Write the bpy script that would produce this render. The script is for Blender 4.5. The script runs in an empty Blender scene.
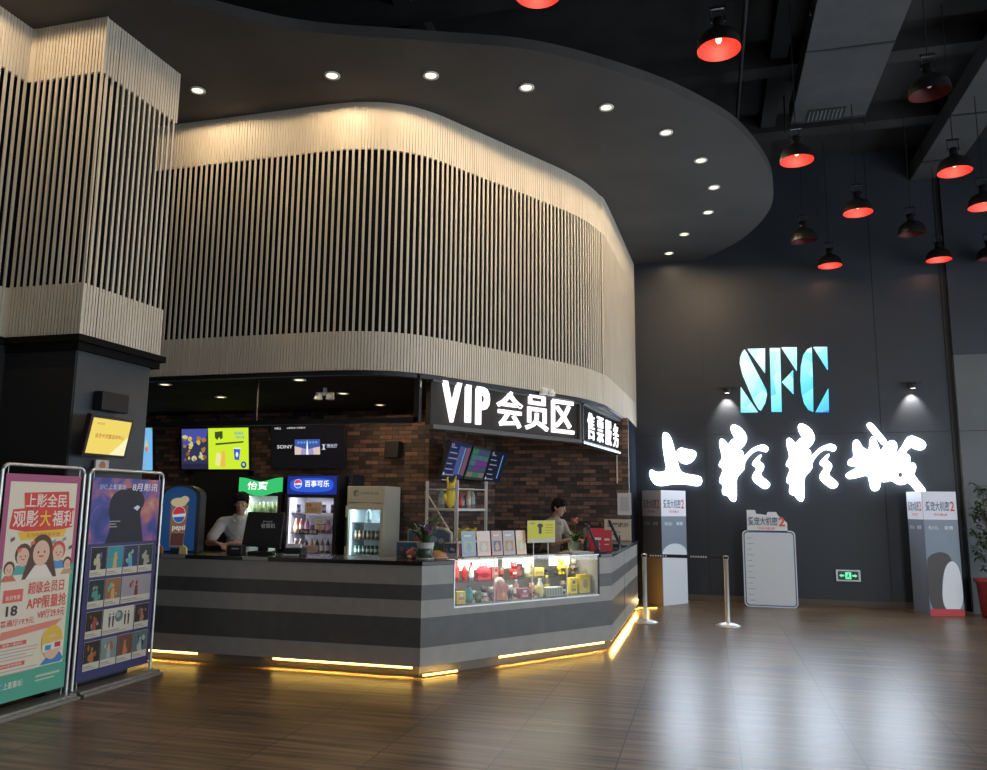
import bpy, bmesh, math, random
from mathutils import Vector, Matrix, Euler
random.seed(7)
SC = bpy.context.scene
COL = SC.collection
PI = math.pi

# ------------------------------------------------------------------ camera
F_, PITCH, ROLL, YAW, H = 790., .150, .0095, .263, 1.6
def _rz(v):
    c, s = math.cos(YAW), math.sin(YAW)
    return Vector((v[0]*c - v[1]*s, v[0]*s + v[1]*c, v[2]))
_f = (0, math.cos(PITCH), math.sin(PITCH)); _u = (0, -math.sin(PITCH), math.cos(PITCH)); _r = (1, 0, 0)
RR = _rz([math.cos(ROLL)*_r[i] + math.sin(ROLL)*_u[i] for i in range(3)])
UU = _rz([-math.sin(ROLL)*_r[i] + math.cos(ROLL)*_u[i] for i in range(3)])
FF = _rz(_f)
CAM = Vector((0, 0, H))
cam = bpy.data.cameras.new('camera'); camo = bpy.data.objects.new('camera', cam); COL.objects.link(camo)
camo.matrix_world = Matrix(((RR.x, UU.x, -FF.x, 0), (RR.y, UU.y, -FF.y, 0), (RR.z, UU.z, -FF.z, H), (0, 0, 0, 1)))
cam.sensor_width = 36; cam.sensor_fit = 'HORIZONTAL'; cam.lens = F_*36/987.
cam.clip_start = .05; cam.clip_end = 100
SC.camera = camo

# measuring helpers: a direction seen from the standpoint, met with a real plane of the room
def ray(x, y): return FF + RR*((x-493.5)/F_) - UU*((y-385)/F_)
def atz(x, y, z):
    d = ray(x, y); return CAM + d*((z-H)/d.z)
def aty(x, y, Y):
    d = ray(x, y); return CAM + d*(Y/d.y)
def atx(x, y, X):
    d = ray(x, y); return CAM + d*(X/d.x)
def frame(p, q): return (p[0], p[1], math.atan2(q[1]-p[1], q[0]-p[0]))
def LP(fr, x, y, dy=0.0, oz=0.0):
    """local (x, z) on the vertical plane local y = dy of a frame (ox, oy, angle)"""
    ox, oy, a = fr; ex = Vector((math.cos(a), math.sin(a), 0)); ey = Vector((-math.sin(a), math.cos(a), 0))
    o = Vector((ox, oy, 0)) + ey*dy
    d = ray(x, y); t = ey.dot(o-CAM)/ey.dot(d); P = CAM + d*t
    return ((P-o).dot(ex), P.z-oz)
def W(fr, lx, ly, z):
    a = fr[2]; return (fr[0]+lx*math.cos(a)-ly*math.sin(a), fr[1]+lx*math.sin(a)+ly*math.cos(a), z)

# ------------------------------------------------------------------ materials
MATS = {}
def mat(name, col=(.5,.5,.5), rough=.6, metal=0., em=None, es=0., spec=.5, alpha=None):
    if name in MATS: return MATS[name]
    m = bpy.data.materials.new(name); m.use_nodes = True
    b = m.node_tree.nodes['Principled BSDF']
    b.inputs['Base Color'].default_value = (*col, 1); b.inputs['Roughness'].default_value = rough
    b.inputs['Metallic'].default_value = metal; b.inputs['Specular IOR Level'].default_value = spec
    if em: b.inputs['Emission Color'].default_value = (*em, 1); b.inputs['Emission Strength'].default_value = es
    MATS[name] = m; return m
def P(col, rough=.6):      # printed / painted colour
    return mat('paint_%02x%02x%02x_%d' % (*[int(c*255) for c in col], int(rough*100)), col, rough)
def E(col, s=1.):          # something that gives off light (screen, lit sign)
    return mat('lit_%02x%02x%02x_%d' % (*[int(min(1, c)*255) for c in col], int(s*100)), (.006,.006,.006), .5, em=col, es=s, spec=.15)
def nt(m): return m.node_tree, m.node_tree.nodes, m.node_tree.links, m.node_tree.nodes['Principled BSDF']
def noisy(name, c1, c2, scale=6., rough=.6, stretch=(1,1,1), bump=0., detail=5., metal=0., rvar=0., spec=.5):
    if name in MATS: return MATS[name]
    m = mat(name, c1, rough, metal, spec=spec); t, n, l, b = nt(m)
    tc = n.new('ShaderNodeTexCoord'); mp = n.new('ShaderNodeMapping'); mp.inputs['Scale'].default_value = stretch
    no = n.new('ShaderNodeTexNoise'); no.inputs['Scale'].default_value = scale; no.inputs['Detail'].default_value = detail
    cr = n.new('ShaderNodeValToRGB'); cr.color_ramp.elements[0].position = .3; cr.color_ramp.elements[1].position = .7
    cr.color_ramp.elements[0].color = (*c1, 1); cr.color_ramp.elements[1].color = (*c2, 1)
    l.new(tc.outputs['Object'], mp.inputs[0]); l.new(mp.outputs[0], no.inputs[0]); l.new(no.outputs[0], cr.inputs[0]); l.new(cr.outputs[0], b.inputs['Base Color'])
    if bump:
        bp = n.new('ShaderNodeBump'); bp.inputs['Strength'].default_value = bump; bp.inputs['Distance'].default_value = .01
        l.new(no.outputs[0], bp.inputs['Height']); l.new(bp.outputs[0], b.inputs['Normal'])
    if rvar:
        mr = n.new('ShaderNodeMapRange'); mr.inputs['To Min'].default_value = rough-rvar; mr.inputs['To Max'].default_value = rough+rvar
        l.new(no.outputs[0], mr.inputs[0]); l.new(mr.outputs[0], b.inputs['Roughness'])
    return m
def brick_mat():
    m = mat('brick_cladding', rough=.75); t, n, l, b = nt(m)
    tc = n.new('ShaderNodeTexCoord'); sp = n.new('ShaderNodeSeparateXYZ'); cb = n.new('ShaderNodeCombineXYZ')
    l.new(tc.outputs['Object'], sp.inputs[0]); l.new(sp.outputs[0], cb.inputs[0]); l.new(sp.outputs[2], cb.inputs[1])
    br = n.new('ShaderNodeTexBrick'); br.inputs['Scale'].default_value = 1.; br.inputs['Brick Width'].default_value = .21
    br.inputs['Row Height'].default_value = .064; br.inputs['Mortar Size'].default_value = .005; br.inputs['Bias'].default_value = -.1
    br.inputs['Color1'].default_value = (0,0,0,1); br.inputs['Color2'].default_value = (1,1,1,1); br.inputs['Mortar'].default_value = (.5,.5,.5,1)
    l.new(cb.outputs[0], br.inputs[0])
    cr = n.new('ShaderNodeValToRGB'); e = cr.color_ramp.elements
    e[0].position = 0; e[0].color = (.035,.025,.022,1); e[1].position = 1; e[1].color = (.40,.23,.15,1)
    for p, c in ((.25,(.07,.048,.04,1)), (.5,(.13,.075,.055,1)), (.75,(.18,.095,.065,1)), (.9,(.24,.13,.085,1))):
        x = e.new(p); x.color = c
    l.new(br.outputs['Color'], cr.inputs[0])
    no = n.new('ShaderNodeTexNoise'); no.inputs['Scale'].default_value = 14; no.inputs['Detail'].default_value = 6
    mx = n.new('ShaderNodeMix'); mx.data_type = 'RGBA'; mx.blend_type = 'OVERLAY'; mx.inputs[0].default_value = .55
    l.new(tc.outputs['Object'], no.inputs[0]); l.new(cr.outputs[0], mx.inputs[6]); l.new(no.outputs[0], mx.inputs[7])
    m2 = n.new('ShaderNodeMix'); m2.data_type = 'RGBA'; m2.inputs[7].default_value = (.022,.018,.016,1)
    l.new(br.outputs['Fac'], m2.inputs[0]); l.new(mx.outputs[2], m2.inputs[6]); l.new(m2.outputs[2], b.inputs['Base Color'])
    bp = n.new('ShaderNodeBump'); bp.invert = True; bp.inputs['Strength'].default_value = .6; bp.inputs['Distance'].default_value = .01
    l.new(br.outputs['Fac'], bp.inputs['Height']); l.new(bp.outputs[0], b.inputs['Normal'])
    return m
def floor_mat():
    m = mat('wood_look_tile', rough=.25, spec=.55); t, n, l, b = nt(m)
    tc = n.new('ShaderNodeTexCoord'); sp = n.new('ShaderNodeSeparateXYZ'); cb = n.new('ShaderNodeCombineXYZ')
    l.new(tc.outputs['Object'], sp.inputs[0])
    ax = n.new('ShaderNodeMath'); ax.operation = 'ADD'; ax.inputs[1].default_value = .595 + 7.55
    l.new(sp.outputs[0], ax.inputs[0]); l.new(sp.outputs[1], cb.inputs[0]); l.new(ax.outputs[0], cb.inputs[1])
    br = n.new('ShaderNodeTexBrick'); br.inputs['Scale'].default_value = 1.; br.inputs['Brick Width'].default_value = .75; br.offset = .4
    br.inputs['Row Height'].default_value = .755; br.inputs['Mortar Size'].default_value = .005; br.inputs['Mortar Smooth'].default_value = .1
    br.inputs['Color1'].default_value = (.2,.2,.2,1); br.inputs['Color2'].default_value = (.8,.8,.8,1); br.inputs['Mortar'].default_value = (.5,.5,.5,1)
    l.new(cb.outputs[0], br.inputs[0])
    def grain(sx, sy, detail):
        mp = n.new('ShaderNodeMapping'); mp.inputs['Scale'].default_value = (sx, sy, 1)
        no = n.new('ShaderNodeTexNoise'); no.inputs['Scale'].default_value = 1; no.inputs['Detail'].default_value = detail
        l.new(tc.outputs['Object'], mp.inputs[0]); l.new(mp.outputs[0], no.inputs[0]); return no
    g1 = grain(1.0, 19, 6); g2 = grain(3, 75, 3)
    a1 = n.new('ShaderNodeMath'); a1.operation = 'MULTIPLY_ADD'; a1.inputs[1].default_value = .75
    a2 = n.new('ShaderNodeMath'); a2.operation = 'MULTIPLY'; a2.inputs[1].default_value = .2
    l.new(g2.outputs[0], a2.inputs[0]); l.new(g1.outputs[0], a1.inputs[0]); l.new(a2.outputs[0], a1.inputs[2])
    a3 = n.new('ShaderNodeMath'); a3.operation = 'MULTIPLY_ADD'; a3.inputs[1].default_value = .1
    l.new(br.outputs['Color'], a3.inputs[0]); l.new(a1.outputs[0], a3.inputs[2])
    cr = n.new('ShaderNodeValToRGB'); e = cr.color_ramp.elements
    e[0].position = .42; e[0].color = (.048,.029,.016,1); e[1].position = .64; e[1].color = (.25,.165,.095,1)
    x = e.new(.52); x.color = (.13,.083,.047,1)
    l.new(a3.outputs[0], cr.inputs[0])
    m2 = n.new('ShaderNodeMix'); m2.data_type = 'RGBA'; m2.inputs[7].default_value = (.02,.015,.01,1)
    l.new(br.outputs['Fac'], m2.inputs[0]); l.new(cr.outputs[0], m2.inputs[6]); l.new(m2.outputs[2], b.inputs['Base Color'])
    mr = n.new('ShaderNodeMapRange'); mr.inputs['To Min'].default_value = .27; mr.inputs['To Max'].default_value = .37
    l.new(a1.outputs[0], mr.inputs[0]); l.new(mr.outputs[0], b.inputs['Roughness'])
    bp = n.new('ShaderNodeBump'); bp.inputs['Strength'].default_value = .05; bp.inputs['Distance'].default_value = .002
    l.new(a1.outputs[0], bp.inputs['Height']); l.new(bp.outputs[0], b.inputs['Normal'])
    return m
def nebula():
    if 'nebula_print' in MATS: return MATS['nebula_print']
    m = mat('nebula_print', rough=.45); t, n, l, b = nt(m)
    tc = n.new('ShaderNodeTexCoord'); no = n.new('ShaderNodeTexNoise'); no.inputs['Scale'].default_value = 3.4; no.inputs['Detail'].default_value = 6; no.inputs['Distortion'].default_value = .6
    cr = n.new('ShaderNodeValToRGB'); e = cr.color_ramp.elements; e[0].position = .3; e[0].color = (.02,.04,.18,1); e[1].position = .75; e[1].color = (.75,.5,.6,1)
    for p, c in ((.42,(.05,.07,.33,1)), (.5,(.22,.1,.32,1)), (.57,(.5,.16,.14,1)), (.66,(.55,.28,.2,1))): x = e.new(p); x.color = c
    l.new(tc.outputs['Object'], no.inputs[0]); l.new(no.outputs[0], cr.inputs[0]); l.new(cr.outputs[0], b.inputs['Base Color']); return m
def glass_mat(name='clear_glass', tint=(1,1,1), gl=.12):
    if name in MATS: return MATS[name]
    m = bpy.data.materials.new(name); m.use_nodes = True; n = m.node_tree.nodes; l = m.node_tree.links; n.clear()
    o = n.new('ShaderNodeOutputMaterial'); tr = n.new('ShaderNodeBsdfTransparent'); tr.inputs[0].default_value = (*tint, 1)
    g = n.new('ShaderNodeBsdfGlossy'); g.inputs['Roughness'].default_value = .03; mx = n.new('ShaderNodeMixShader'); lw = n.new('ShaderNodeLayerWeight'); lw.inputs[0].default_value = .5; pw = n.new('ShaderNodeMath'); pw.operation = 'POWER'; pw.inputs[1].default_value = 4; ad = n.new('ShaderNodeMath'); ad.operation = 'MULTIPLY_ADD'; ad.inputs[1].default_value = .7; ad.inputs[2].default_value = .035
    l.new(lw.outputs['Facing'], pw.inputs[0]); l.new(pw.outputs[0], ad.inputs[0]); l.new(ad.outputs[0], mx.inputs[0]); l.new(tr.outputs[0], mx.inputs[1]); l.new(g.outputs[0], mx.inputs[2]); l.new(mx.outputs[0], o.inputs[0])
    MATS[name] = m; return m

M_BLACK = mat('black_satin', (.012,.012,.013), .5)
M_BLACKM = mat('black_matt', (.018,.018,.019), .8)
M_CHROME = mat('brushed_steel', (.68,.68,.67), .38, .7)
M_ALU = noisy('aluminium', (.42,.42,.42), (.52,.52,.52), 30, .35, metal=.8)
M_WHITE = mat('white_plastic', (.75,.75,.74), .4)
M_GLASS = glass_mat()
M_BRICK = brick_mat(); M_FLOOR = floor_mat()
M_FAC = noisy('cream_slat', (.60,.54,.44), (.68,.62,.52), 5, .55, (1,1,.3))
M_DISC = noisy('grey_plaster_ceiling', (.042,.04,.038), (.058,.056,.054), 1.2, .8)
M_CEIL = noisy('blackened_concrete', (.007,.007,.007), (.022,.021,.02), 1.6, .85, bump=.3)
M_DUCT = noisy('dark_duct_board', (.045,.045,.047), (.06,.06,.062), 2.5, .7)
M_WALL = noisy('slate_wall_panel', (.017,.021,.029), (.024,.029,.038), .9, .45, rvar=.06)
M_DAYLITWALL = noisy('daylit_grey_panel', (.075,.082,.088), (.10,.108,.112), 1.2, .45)
M_SOFF = noisy('brown_soffit', (.03,.022,.018), (.05,.036,.028), 2, .95, spec=.1)
M_PILLAR = noisy('blue_grey_board', (.035,.042,.052), (.05,.058,.07), 3, .6)
M_LGREY = noisy('light_grey_laminate', (.29,.275,.25), (.33,.315,.285), 8, .45)
M_DGREY = noisy('dark_grey_laminate', (.08,.078,.075), (.10,.097,.093), 8, .45)
M_TOP = mat('black_stone_worktop', (.02,.018,.017), .22)

# ------------------------------------------------------------------ mesh builder
class MB:
    def __init__(s): s.v = []; s.f = []; s.m = []; s.sm = []; s.mats = []; s.cur = 0; s.T = Matrix.Identity(4)
    def mat(s, m):
        if m not in s.mats: s.mats.append(m)
        s.cur = s.mats.index(m); return s
    def add(s, vs, fs, smooth=False):
        b = len(s.v); s.v += [tuple(s.T @ Vector(v)) for v in vs]
        for f in fs: s.f.append(tuple(b+i for i in f)); s.m.append(s.cur); s.sm.append(smooth)
        return s
    def box(s, x0, x1, y0, y1, z0, z1):
        return s.add([(x0,y0,z0),(x1,y0,z0),(x1,y1,z0),(x0,y1,z0),(x0,y0,z1),(x1,y0,z1),(x1,y1,z1),(x0,y1,z1)],
            [(0,3,2,1),(4,5,6,7),(0,1,5,4),(1,2,6,5),(2,3,7,6),(3,0,4,7)])
    def prism(s, poly, y0, y1):     # outline in x,z; extruded in y
        n = len(poly)
        a = sum(poly[i][0]*poly[(i+1)%n][1]-poly[(i+1)%n][0]*poly[i][1] for i in range(n))
        if a < 0: poly = poly[::-1]
        vs = [(p[0], y0, p[1]) for p in poly] + [(p[0], y1, p[1]) for p in poly]
        fs = [tuple(range(n)), tuple(range(2*n-1, n-1, -1))] + [(i, n+i, n+(i+1)%n, (i+1)%n) for i in range(n)]
        return s.add(vs, fs)
    def slab(s, poly, z0, z1):      # outline in x,y; extruded in z
        n = len(poly)
        a = sum(poly[i][0]*poly[(i+1)%n][1]-poly[(i+1)%n][0]*poly[i][1] for i in range(n))
        if a < 0: poly = poly[::-1]
        vs = [(p[0], p[1], z0) for p in poly] + [(p[0], p[1], z1) for p in poly]
        fs = [tuple(range(n-1, -1, -1)), tuple(range(n, 2*n))] + [(i, (i+1)%n, n+(i+1)%n, n+i) for i in range(n)]
        return s.add(vs, fs)
    def tube(s, pts, r, n=8, caps=True):
        pts = [Vector(p) for p in pts]; rs = r if isinstance(r, (list, tuple)) else [r]*len(pts)
        vs = []; fs = []
        for i, p in enumerate(pts):
            t = (pts[min(i+1, len(pts)-1)]-pts[max(i-1, 0)])
            t = t.normalized() if t.length > 1e-9 else Vector((0,0,1))
            a = t.cross(Vector((0,0,1)) if abs(t.z) < .95 else Vector((0,1,0))).normalized(); b = t.cross(a).normalized()
            for k in range(n):
                an = 2*PI*k/n; vs.append(tuple(p + (a*math.cos(an)+b*math.sin(an))*rs[i]))
        for i in range(len(pts)-1):
            for k in range(n): fs.append((i*n+k, i*n+(k+1)%n, (i+1)*n+(k+1)%n, (i+1)*n+k))
        s.add(vs, fs, True)
        if caps: s.add(vs[:n], [tuple(range(n))]); s.add(vs[-n:], [tuple(range(n-1,-1,-1))])
        return s
    def lathe(s, prof, c=(0,0,0), n=20, axis='z'):
        vs = []; fs = []
        for r, z in prof:
            for k in range(n):
                a = 2*PI*k/n
                if axis == 'z': vs.append((c[0]+r*math.cos(a), c[1]+r*math.sin(a), c[2]+z))
                else: vs.append((c[0]+r*math.cos(a), c[1]+z, c[2]+r*math.sin(a)))
        for i in range(len(prof)-1):
            for k in range(n): fs.append((i*n+k, i*n+(k+1)%n, (i+1)*n+(k+1)%n, (i+1)*n+k))
        return s.add(vs, fs, True)
    def ball(s, c, r, n=12):
        if not isinstance(r, (tuple, list)): r = (r, r, r)
        vs = [(c[0], c[1], c[2]-r[2])]; fs = []; h = n//2
        for i in range(1, h):
            ph = -PI/2 + PI*i/h
            for k in range(n):
                a = 2*PI*k/n; vs.append((c[0]+r[0]*math.cos(ph)*math.cos(a), c[1]+r[1]*math.cos(ph)*math.sin(a), c[2]+r[2]*math.sin(ph)))
        vs.append((c[0], c[1], c[2]+r[2])); L = len(vs)-1
        for k in range(n): fs.append((0, 1+(k+1)%n, 1+k)); fs.append((L, L-n+k, L-n+(k+1)%n))
        for i in range(h-2):
            for k in range(n): fs.append((1+i*n+k, 1+i*n+(k+1)%n, 1+(i+1)*n+(k+1)%n, 1+(i+1)*n+k))
        return s.add(vs, fs, True)
    def flat(s, poly, y):           # a printed patch facing -y
        n = len(poly)
        a = sum(poly[i][0]*poly[(i+1)%n][1]-poly[(i+1)%n][0]*poly[i][1] for i in range(n))
        if a < 0: poly = poly[::-1]
        return s.add([(p[0], y, p[1]) for p in poly], [tuple(range(n))])
    def rect(s, x0, x1, z0, z1, y): return s.flat([(x0,z0),(x1,z0),(x1,z1),(x0,z1)], y)
    def disc(s, x, z, rx, rz, y, n=16, a0=0, a1=2*PI):
        k = n if abs(a1-a0-2*PI) < 1e-6 else n+1
        return s.flat([(x+rx*math.cos(a0+(a1-a0)*i/n), z+rz*math.sin(a0+(a1-a0)*i/n)) for i in range(k)], y)
    def text(s, st, x0, x1, z0, z1, y, bold=0., depth=0., slant=0., keep=False):
        bold = min(bold, .012) if any(ord(q) > 0x2e80 for q in st) else bold; me = glyphs(st, bold, depth > 0)
        xs = [v.co.x for v in me.vertices]; ys = [v.co.y for v in me.vertices]
        ax, bx, ay, by = min(xs), max(xs), min(ys), max(ys)
        sx = (x1-x0)/(bx-ax); sz = (z1-z0)/(by-ay)
        if keep: sx = sz = min(sx, sz); x0 = (x0+x1)/2-(bx-ax)*sx/2; z0 = (z0+z1)/2-(by-ay)*sz/2
        vs = []
        for v in me.vertices:
            zz = (v.co.y-ay)*sz
            vs.append((x0+(v.co.x-ax)*sx+zz*slant, y - ((v.co.z+.5)*depth if depth else 0), z0+zz))
        return s.add(vs, [tuple(p.vertices) for p in me.polygons])
    def mesh(s, name='mesh'):
        me = bpy.data.meshes.new(name); me.from_pydata(s.v, [], s.f)
        for m in s.mats: me.materials.append(m)
        me.polygons.foreach_set('material_index', s.m); me.polygons.foreach_set('use_smooth', s.sm); me.update()
        return me
    def build(s, name, parent=None, loc=(0,0,0), rot=(0,0,0), bevel=0):
        o = bpy.data.objects.new(name, s.mesh(name)); COL.objects.link(o); o.location = loc; o.rotation_euler = rot
        if parent: o.parent = parent
        if bevel:
            b = o.modifiers.new('edge', 'BEVEL'); b.width = bevel; b.segments = 2; b.limit_method = 'ANGLE'
        return o
_G = {}
def glyphs(st, bold, solid):
    k = (st, bold, solid)
    if k in _G: return _G[k]
    c = bpy.data.curves.new('t', 'FONT'); c.body = st; c.size = 1; c.offset = bold; c.resolution_u = 3
    if solid: c.extrude = .5
    o = bpy.data.objects.new('t', c); COL.objects.link(o)
    bpy.context.view_layer.update()
    me = bpy.data.meshes.new_from_object(o.evaluated_get(bpy.context.evaluated_depsgraph_get()))
    bpy.data.objects.remove(o); _G[k] = me
    return me
def outline_mesh(loops, depth, m, name, parent=None, loc=(0,0,0), bevel=.0):
    """solid with the given outlines (x, z), holes allowed, standing off y=0 to y=-depth"""
    c = bpy.data.curves.new('o', 'CURVE'); c.dimensions = '2D'; c.fill_mode = 'BOTH'; c.extrude = depth/2; c.bevel_depth = bevel
    for lp in loops:
        sp = c.splines.new('POLY'); sp.points.add(len(lp)-1); sp.use_cyclic_u = True
        for p, q in zip(sp.points, lp): p.co = (q[0], q[1], 0, 1)
    o = bpy.data.objects.new('o', c); COL.objects.link(o); bpy.context.view_layer.update()
    me = bpy.data.meshes.new_from_object(o.evaluated_get(bpy.context.evaluated_depsgraph_get())); bpy.data.objects.remove(o)
    for v in me.vertices: v.co = Vector((v.co.x, -v.co.z - depth/2, v.co.y))
    me.materials.clear(); me.materials.append(m)
    ob = bpy.data.objects.new(name, me); COL.objects.link(ob); ob.location = loc
    if parent: ob.parent = parent
    return ob
def chaikin(p, it=2):
    for _ in range(it):
        q = []
        for i in range(len(p)):
            a, b = p[i], p[(i+1) % len(p)]
            q += [(a[0]*.75+b[0]*.25, a[1]*.75+b[1]*.25), (a[0]*.25+b[0]*.75, a[1]*.25+b[1]*.75)]
        p = q
    return p
def tag(o, label=None, cat=None, group=None, kind=None):
    if label: o['label'] = label
    if cat: o['category'] = cat
    if group: o['group'] = group
    if kind: o['kind'] = kind
    return o
def thing(name, label, cat, loc=(0,0,0), rz=0., group=None):
    o = bpy.data.objects.new(name, None); COL.objects.link(o); o.location = loc; o.rotation_euler = (0,0,rz); o.empty_display_size = .1
    return tag(o, label, cat, group)
def struct(name, mb, label=None, **k):
    o = mb.build(name, **k); o['kind'] = 'structure'
    if label: o['label'] = label
    return o
def copy_tree(o, loc=None, rz=None, label=None):
    c = o.copy(); COL.objects.link(c)
    for ch in list(o.children):
        d = ch.copy(); COL.objects.link(d); d.parent = c
        for g in list(ch.children):
            e = g.copy(); COL.objects.link(e); e.parent = d
    if loc is not None: c.location = loc
    if rz is not None: c.rotation_euler = (0,0,rz)
    if label: c['label'] = label
    return c
def light(kind, loc, energy, col=(1,1,1), size=.1, rot=None, **k):
    d = bpy.data.lights.new(kind.lower()+'_light', kind); d.energy = energy; d.color = col
    if kind == 'AREA':
        d.shape = 'RECTANGLE'; d.size = size[0]; d.size_y = size[1]
    elif kind != 'SUN': d.shadow_soft_size = size
    for a, b in k.items(): setattr(d, a, b)
    o = bpy.data.objects.new(kind.lower()+'_light', d); COL.objects.link(o); o.location = loc
    if rot: o.rotation_euler = rot
    return o
WARM = (1., .72, .42); WARM2 = (1., .74, .46); COOL = (.72, .85, 1.)

# ================================================================== SETTING
CZ = 7.8; DZ = 6.05; YB = 14.4
struct('floor', MB().mat(M_FLOOR).box(-12, 9, -4, 14.6, -.1, 0))
struct('ceiling', MB().mat(M_CEIL).box(-12, 9, -4, 14.6, CZ, CZ+.1))
wb = MB().mat(M_WALL)
for x0, x1 in ((-12, -1.15), (-1.15, -.004), (.004, 2.84), (2.848, 3.9)):
    for z0, z1 in ((0, 2.845), (2.853, CZ)): wb.box(x0, x1, YB, YB+.2, z0, z1)
wb.mat(M_BLACK).box(-1.15, 3.9, YB+.012, YB+.2, 2.84, 2.86).box(-.01,.01,YB+.012,YB+.2,0,CZ).box(2.83,2.86,YB+.012,YB+.2,0,CZ)
struct('wall_back', wb)
wr = MB().mat(M_DAYLITWALL).box(3.98, 9, YB-.12, YB+.2, 0, 2.845).box(3.98, 9, YB-.12, YB+.2, 2.853, 4.1).mat(M_WALL).box(3.98, 9, YB-.1, YB+.2, 4.1, CZ).mat(M_BLACK).box(3.9, 3.98, YB-.02, YB+.2, 0, CZ)  # paler grey below the slate: daylight on this wall put into its colour
struct('wall_back_right', wr)
struct('baseboard_back', MB().mat(mat('brown_skirting', (.10,.075,.055), .5)).box(-1.15, 3.9, YB-.015, YB, 0, .1))
struct('wall_left', MB().mat(M_BLACKM).box(-12.2, -12, -4, 14.6, 0, CZ))
# entrance glazing behind the standpoint and to the right: solid piers with open lights between
wf = MB().mat(M_BLACKM).box(-12, 3.5, -4.2, -4, 0, CZ).box(7, 9, -4.2, -4, 0, CZ).box(3.5, 7, -4.2, -4, 4.2, CZ)
struct('wall_front', wf)
struct('wall_right', MB().mat(M_BLACKM).box(9, 9.2, -4, -1, 0, CZ).box(9, 9.2, 12.5, 14.6, 0, CZ).box(9, 9.2, -1, 12.5, 4.4, CZ).box(9, 9.2, -1, 12.5, 0, .3))
wn = MB().mat(M_ALU)
for x in (3.5, 5.2, 6.94): wn.box(x, x+.06, -4.1, -4.04, 0, 4.2)
wn.box(3.5, 7, -4.1, -4.04, 2.5, 2.56); struct('window_1', wn)
wn = MB().mat(M_ALU)
for y in (-1, 1.7, 4.4, 7.1, 9.8, 12.44): wn.box(9.04, 9.1, y, y+.06, .3, 4.4)
wn.box(9.04, 9.1, -1, 12.5, 2.5, 2.56); struct('window_2', wn)

# drop ceiling disc
edge = [(-12, 2.6), (-8.5, 3.2), (-6.6, 3.95), (-5.4, 4.85), (-4.53, 5.51), (-3.64, 6.2), (-2.56, 6.65), (-1.47, 7.12), (-.46, 7.97), (.15, 8.72), (.51, 9.33), (.85, 10.28), (1.02, 11.15), (1.03, 12.2), (.68, 13.42), (.05, 14.4)]
def catmull(p, n=6):
    out = []
    for i in range(len(p)-1):
        a, b, c, d = p[max(i-1,0)], p[i], p[i+1], p[min(i+2, len(p)-1)]
        for k in range(n):
            t = k/n; out.append(tuple(.5*((2*b[j])+(-a[j]+c[j])*t+(2*a[j]-5*b[j]+4*c[j]-d[j])*t*t+(-a[j]+3*b[j]-3*c[j]+d[j])*t**3) for j in range(len(b))))
    return out + [p[-1]]
ce = catmull(edge)
struct('ceiling_disc', MB().mat(M_DISC).slab(ce + [(-12, 14.4)], DZ, DZ+.11))

# slatted cladding on the upper storey
def resample(path, step):
    out = []; acc = 0; need = 0
    for i in range(len(path)-1):
        a, b = Vector(path[i]), Vector(path[i+1]); L = (b-a).length; d = (b-a)/L if L else Vector((1,0))
        while need <= acc + L: out.append((a + d*(need-acc), d)); need += step
        acc += L
    return out
def cladding(name, path, zb, zt, zo0, zo1, label):
    """vertical slats; every other gap is filled above zo1 and below zo0"""
    pitch = .0355
    root = MB()
    bk = MB().mat(mat('black_void', (.008,.008,.008), .9, spec=.1))
    off = [ (p - Vector((d.y, -d.x))*.2) for p, d in resample(path, .1)]
    for a, b in zip(off, off[1:]): bk.add([(a.x,a.y,zb+.02),(b.x,b.y,zb+.02),(b.x,b.y,zt-.02),(a.x,a.y,zt-.02)], [(0,1,2,3)])
    sl = MB().mat(M_FAC)
    for i, (p, d) in enumerate(resample(path, pitch)):
        nx = Vector((d.y, -d.x)); w = .0122; wi = .0122
        def bx(z0, z1, o0, o1, w):
            q = [p - d*w + nx*o0, p + d*w + nx*o0, p + d*w + nx*o1, p - d*w + nx*o1]
            sl.add([(v.x, v.y, z) for z in (z0, z1) for v in q], [(0,1,2,3),(7,6,5,4),(0,4,5,1),(1,5,6,2),(2,6,7,3),(3,7,4,0)])
        if i % 2 == 0: bx(zb, zt, -.014, 0, w)
        else: bx(zo1, zt, -.013, -.001, wi); bx(zb, zo0, -.013, -.001, wi)
    bd = MB().mat(M_FAC)
    for (z0, z1) in ((zb, zo0), (zo1, zt)):
        of = [(p - Vector((d.y, -d.x))*.010, p - Vector((d.y, -d.x))*.03) for p, d in resample(path, .07)]
        for (a, a2), (b, b2) in zip(of, of[1:]):
            bd.add([(v.x, v.y, z) for z in (z0, z1) for v in (a, b, b2, a2)], [(0,1,5,4),(2,3,7,6),(3,2,1,0),(4,5,6,7)])
    r = struct(name, bk, label); 
    sl.build('slat', r); bd.build('band', r)
    return r
drum = [(-9.5, 7.55), (-4.2, 7.56), (-3.75, 7.58), (-3.4, 7.66), (-3.1, 7.83), (-2.87, 8.08), (-2.68, 8.38), (-1.86, 9.72), (-1.66, 10.08), (-1.5, 10.45), (-1.38, 10.9), (-1.31, 11.4), (-1.19, 14.38)]
drum = [drum[0]] + catmull(drum[1:], 5)
cladding('wall_slatted_drum', drum, 3.0, DZ-.005, 3.42, 5.49, 'cream slatted cladding on the curved upper wall over the counter')
colp = [(-6.08, 1.5), (-6.08, 5.57), (-5.25, 5.57), (-5.22, 6.62)]
cladding('wall_slatted_pier', colp, 3.03, DZ-.005, 3.5, 5.5, 'cream slatted cladding wrapping the square pier')
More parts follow.
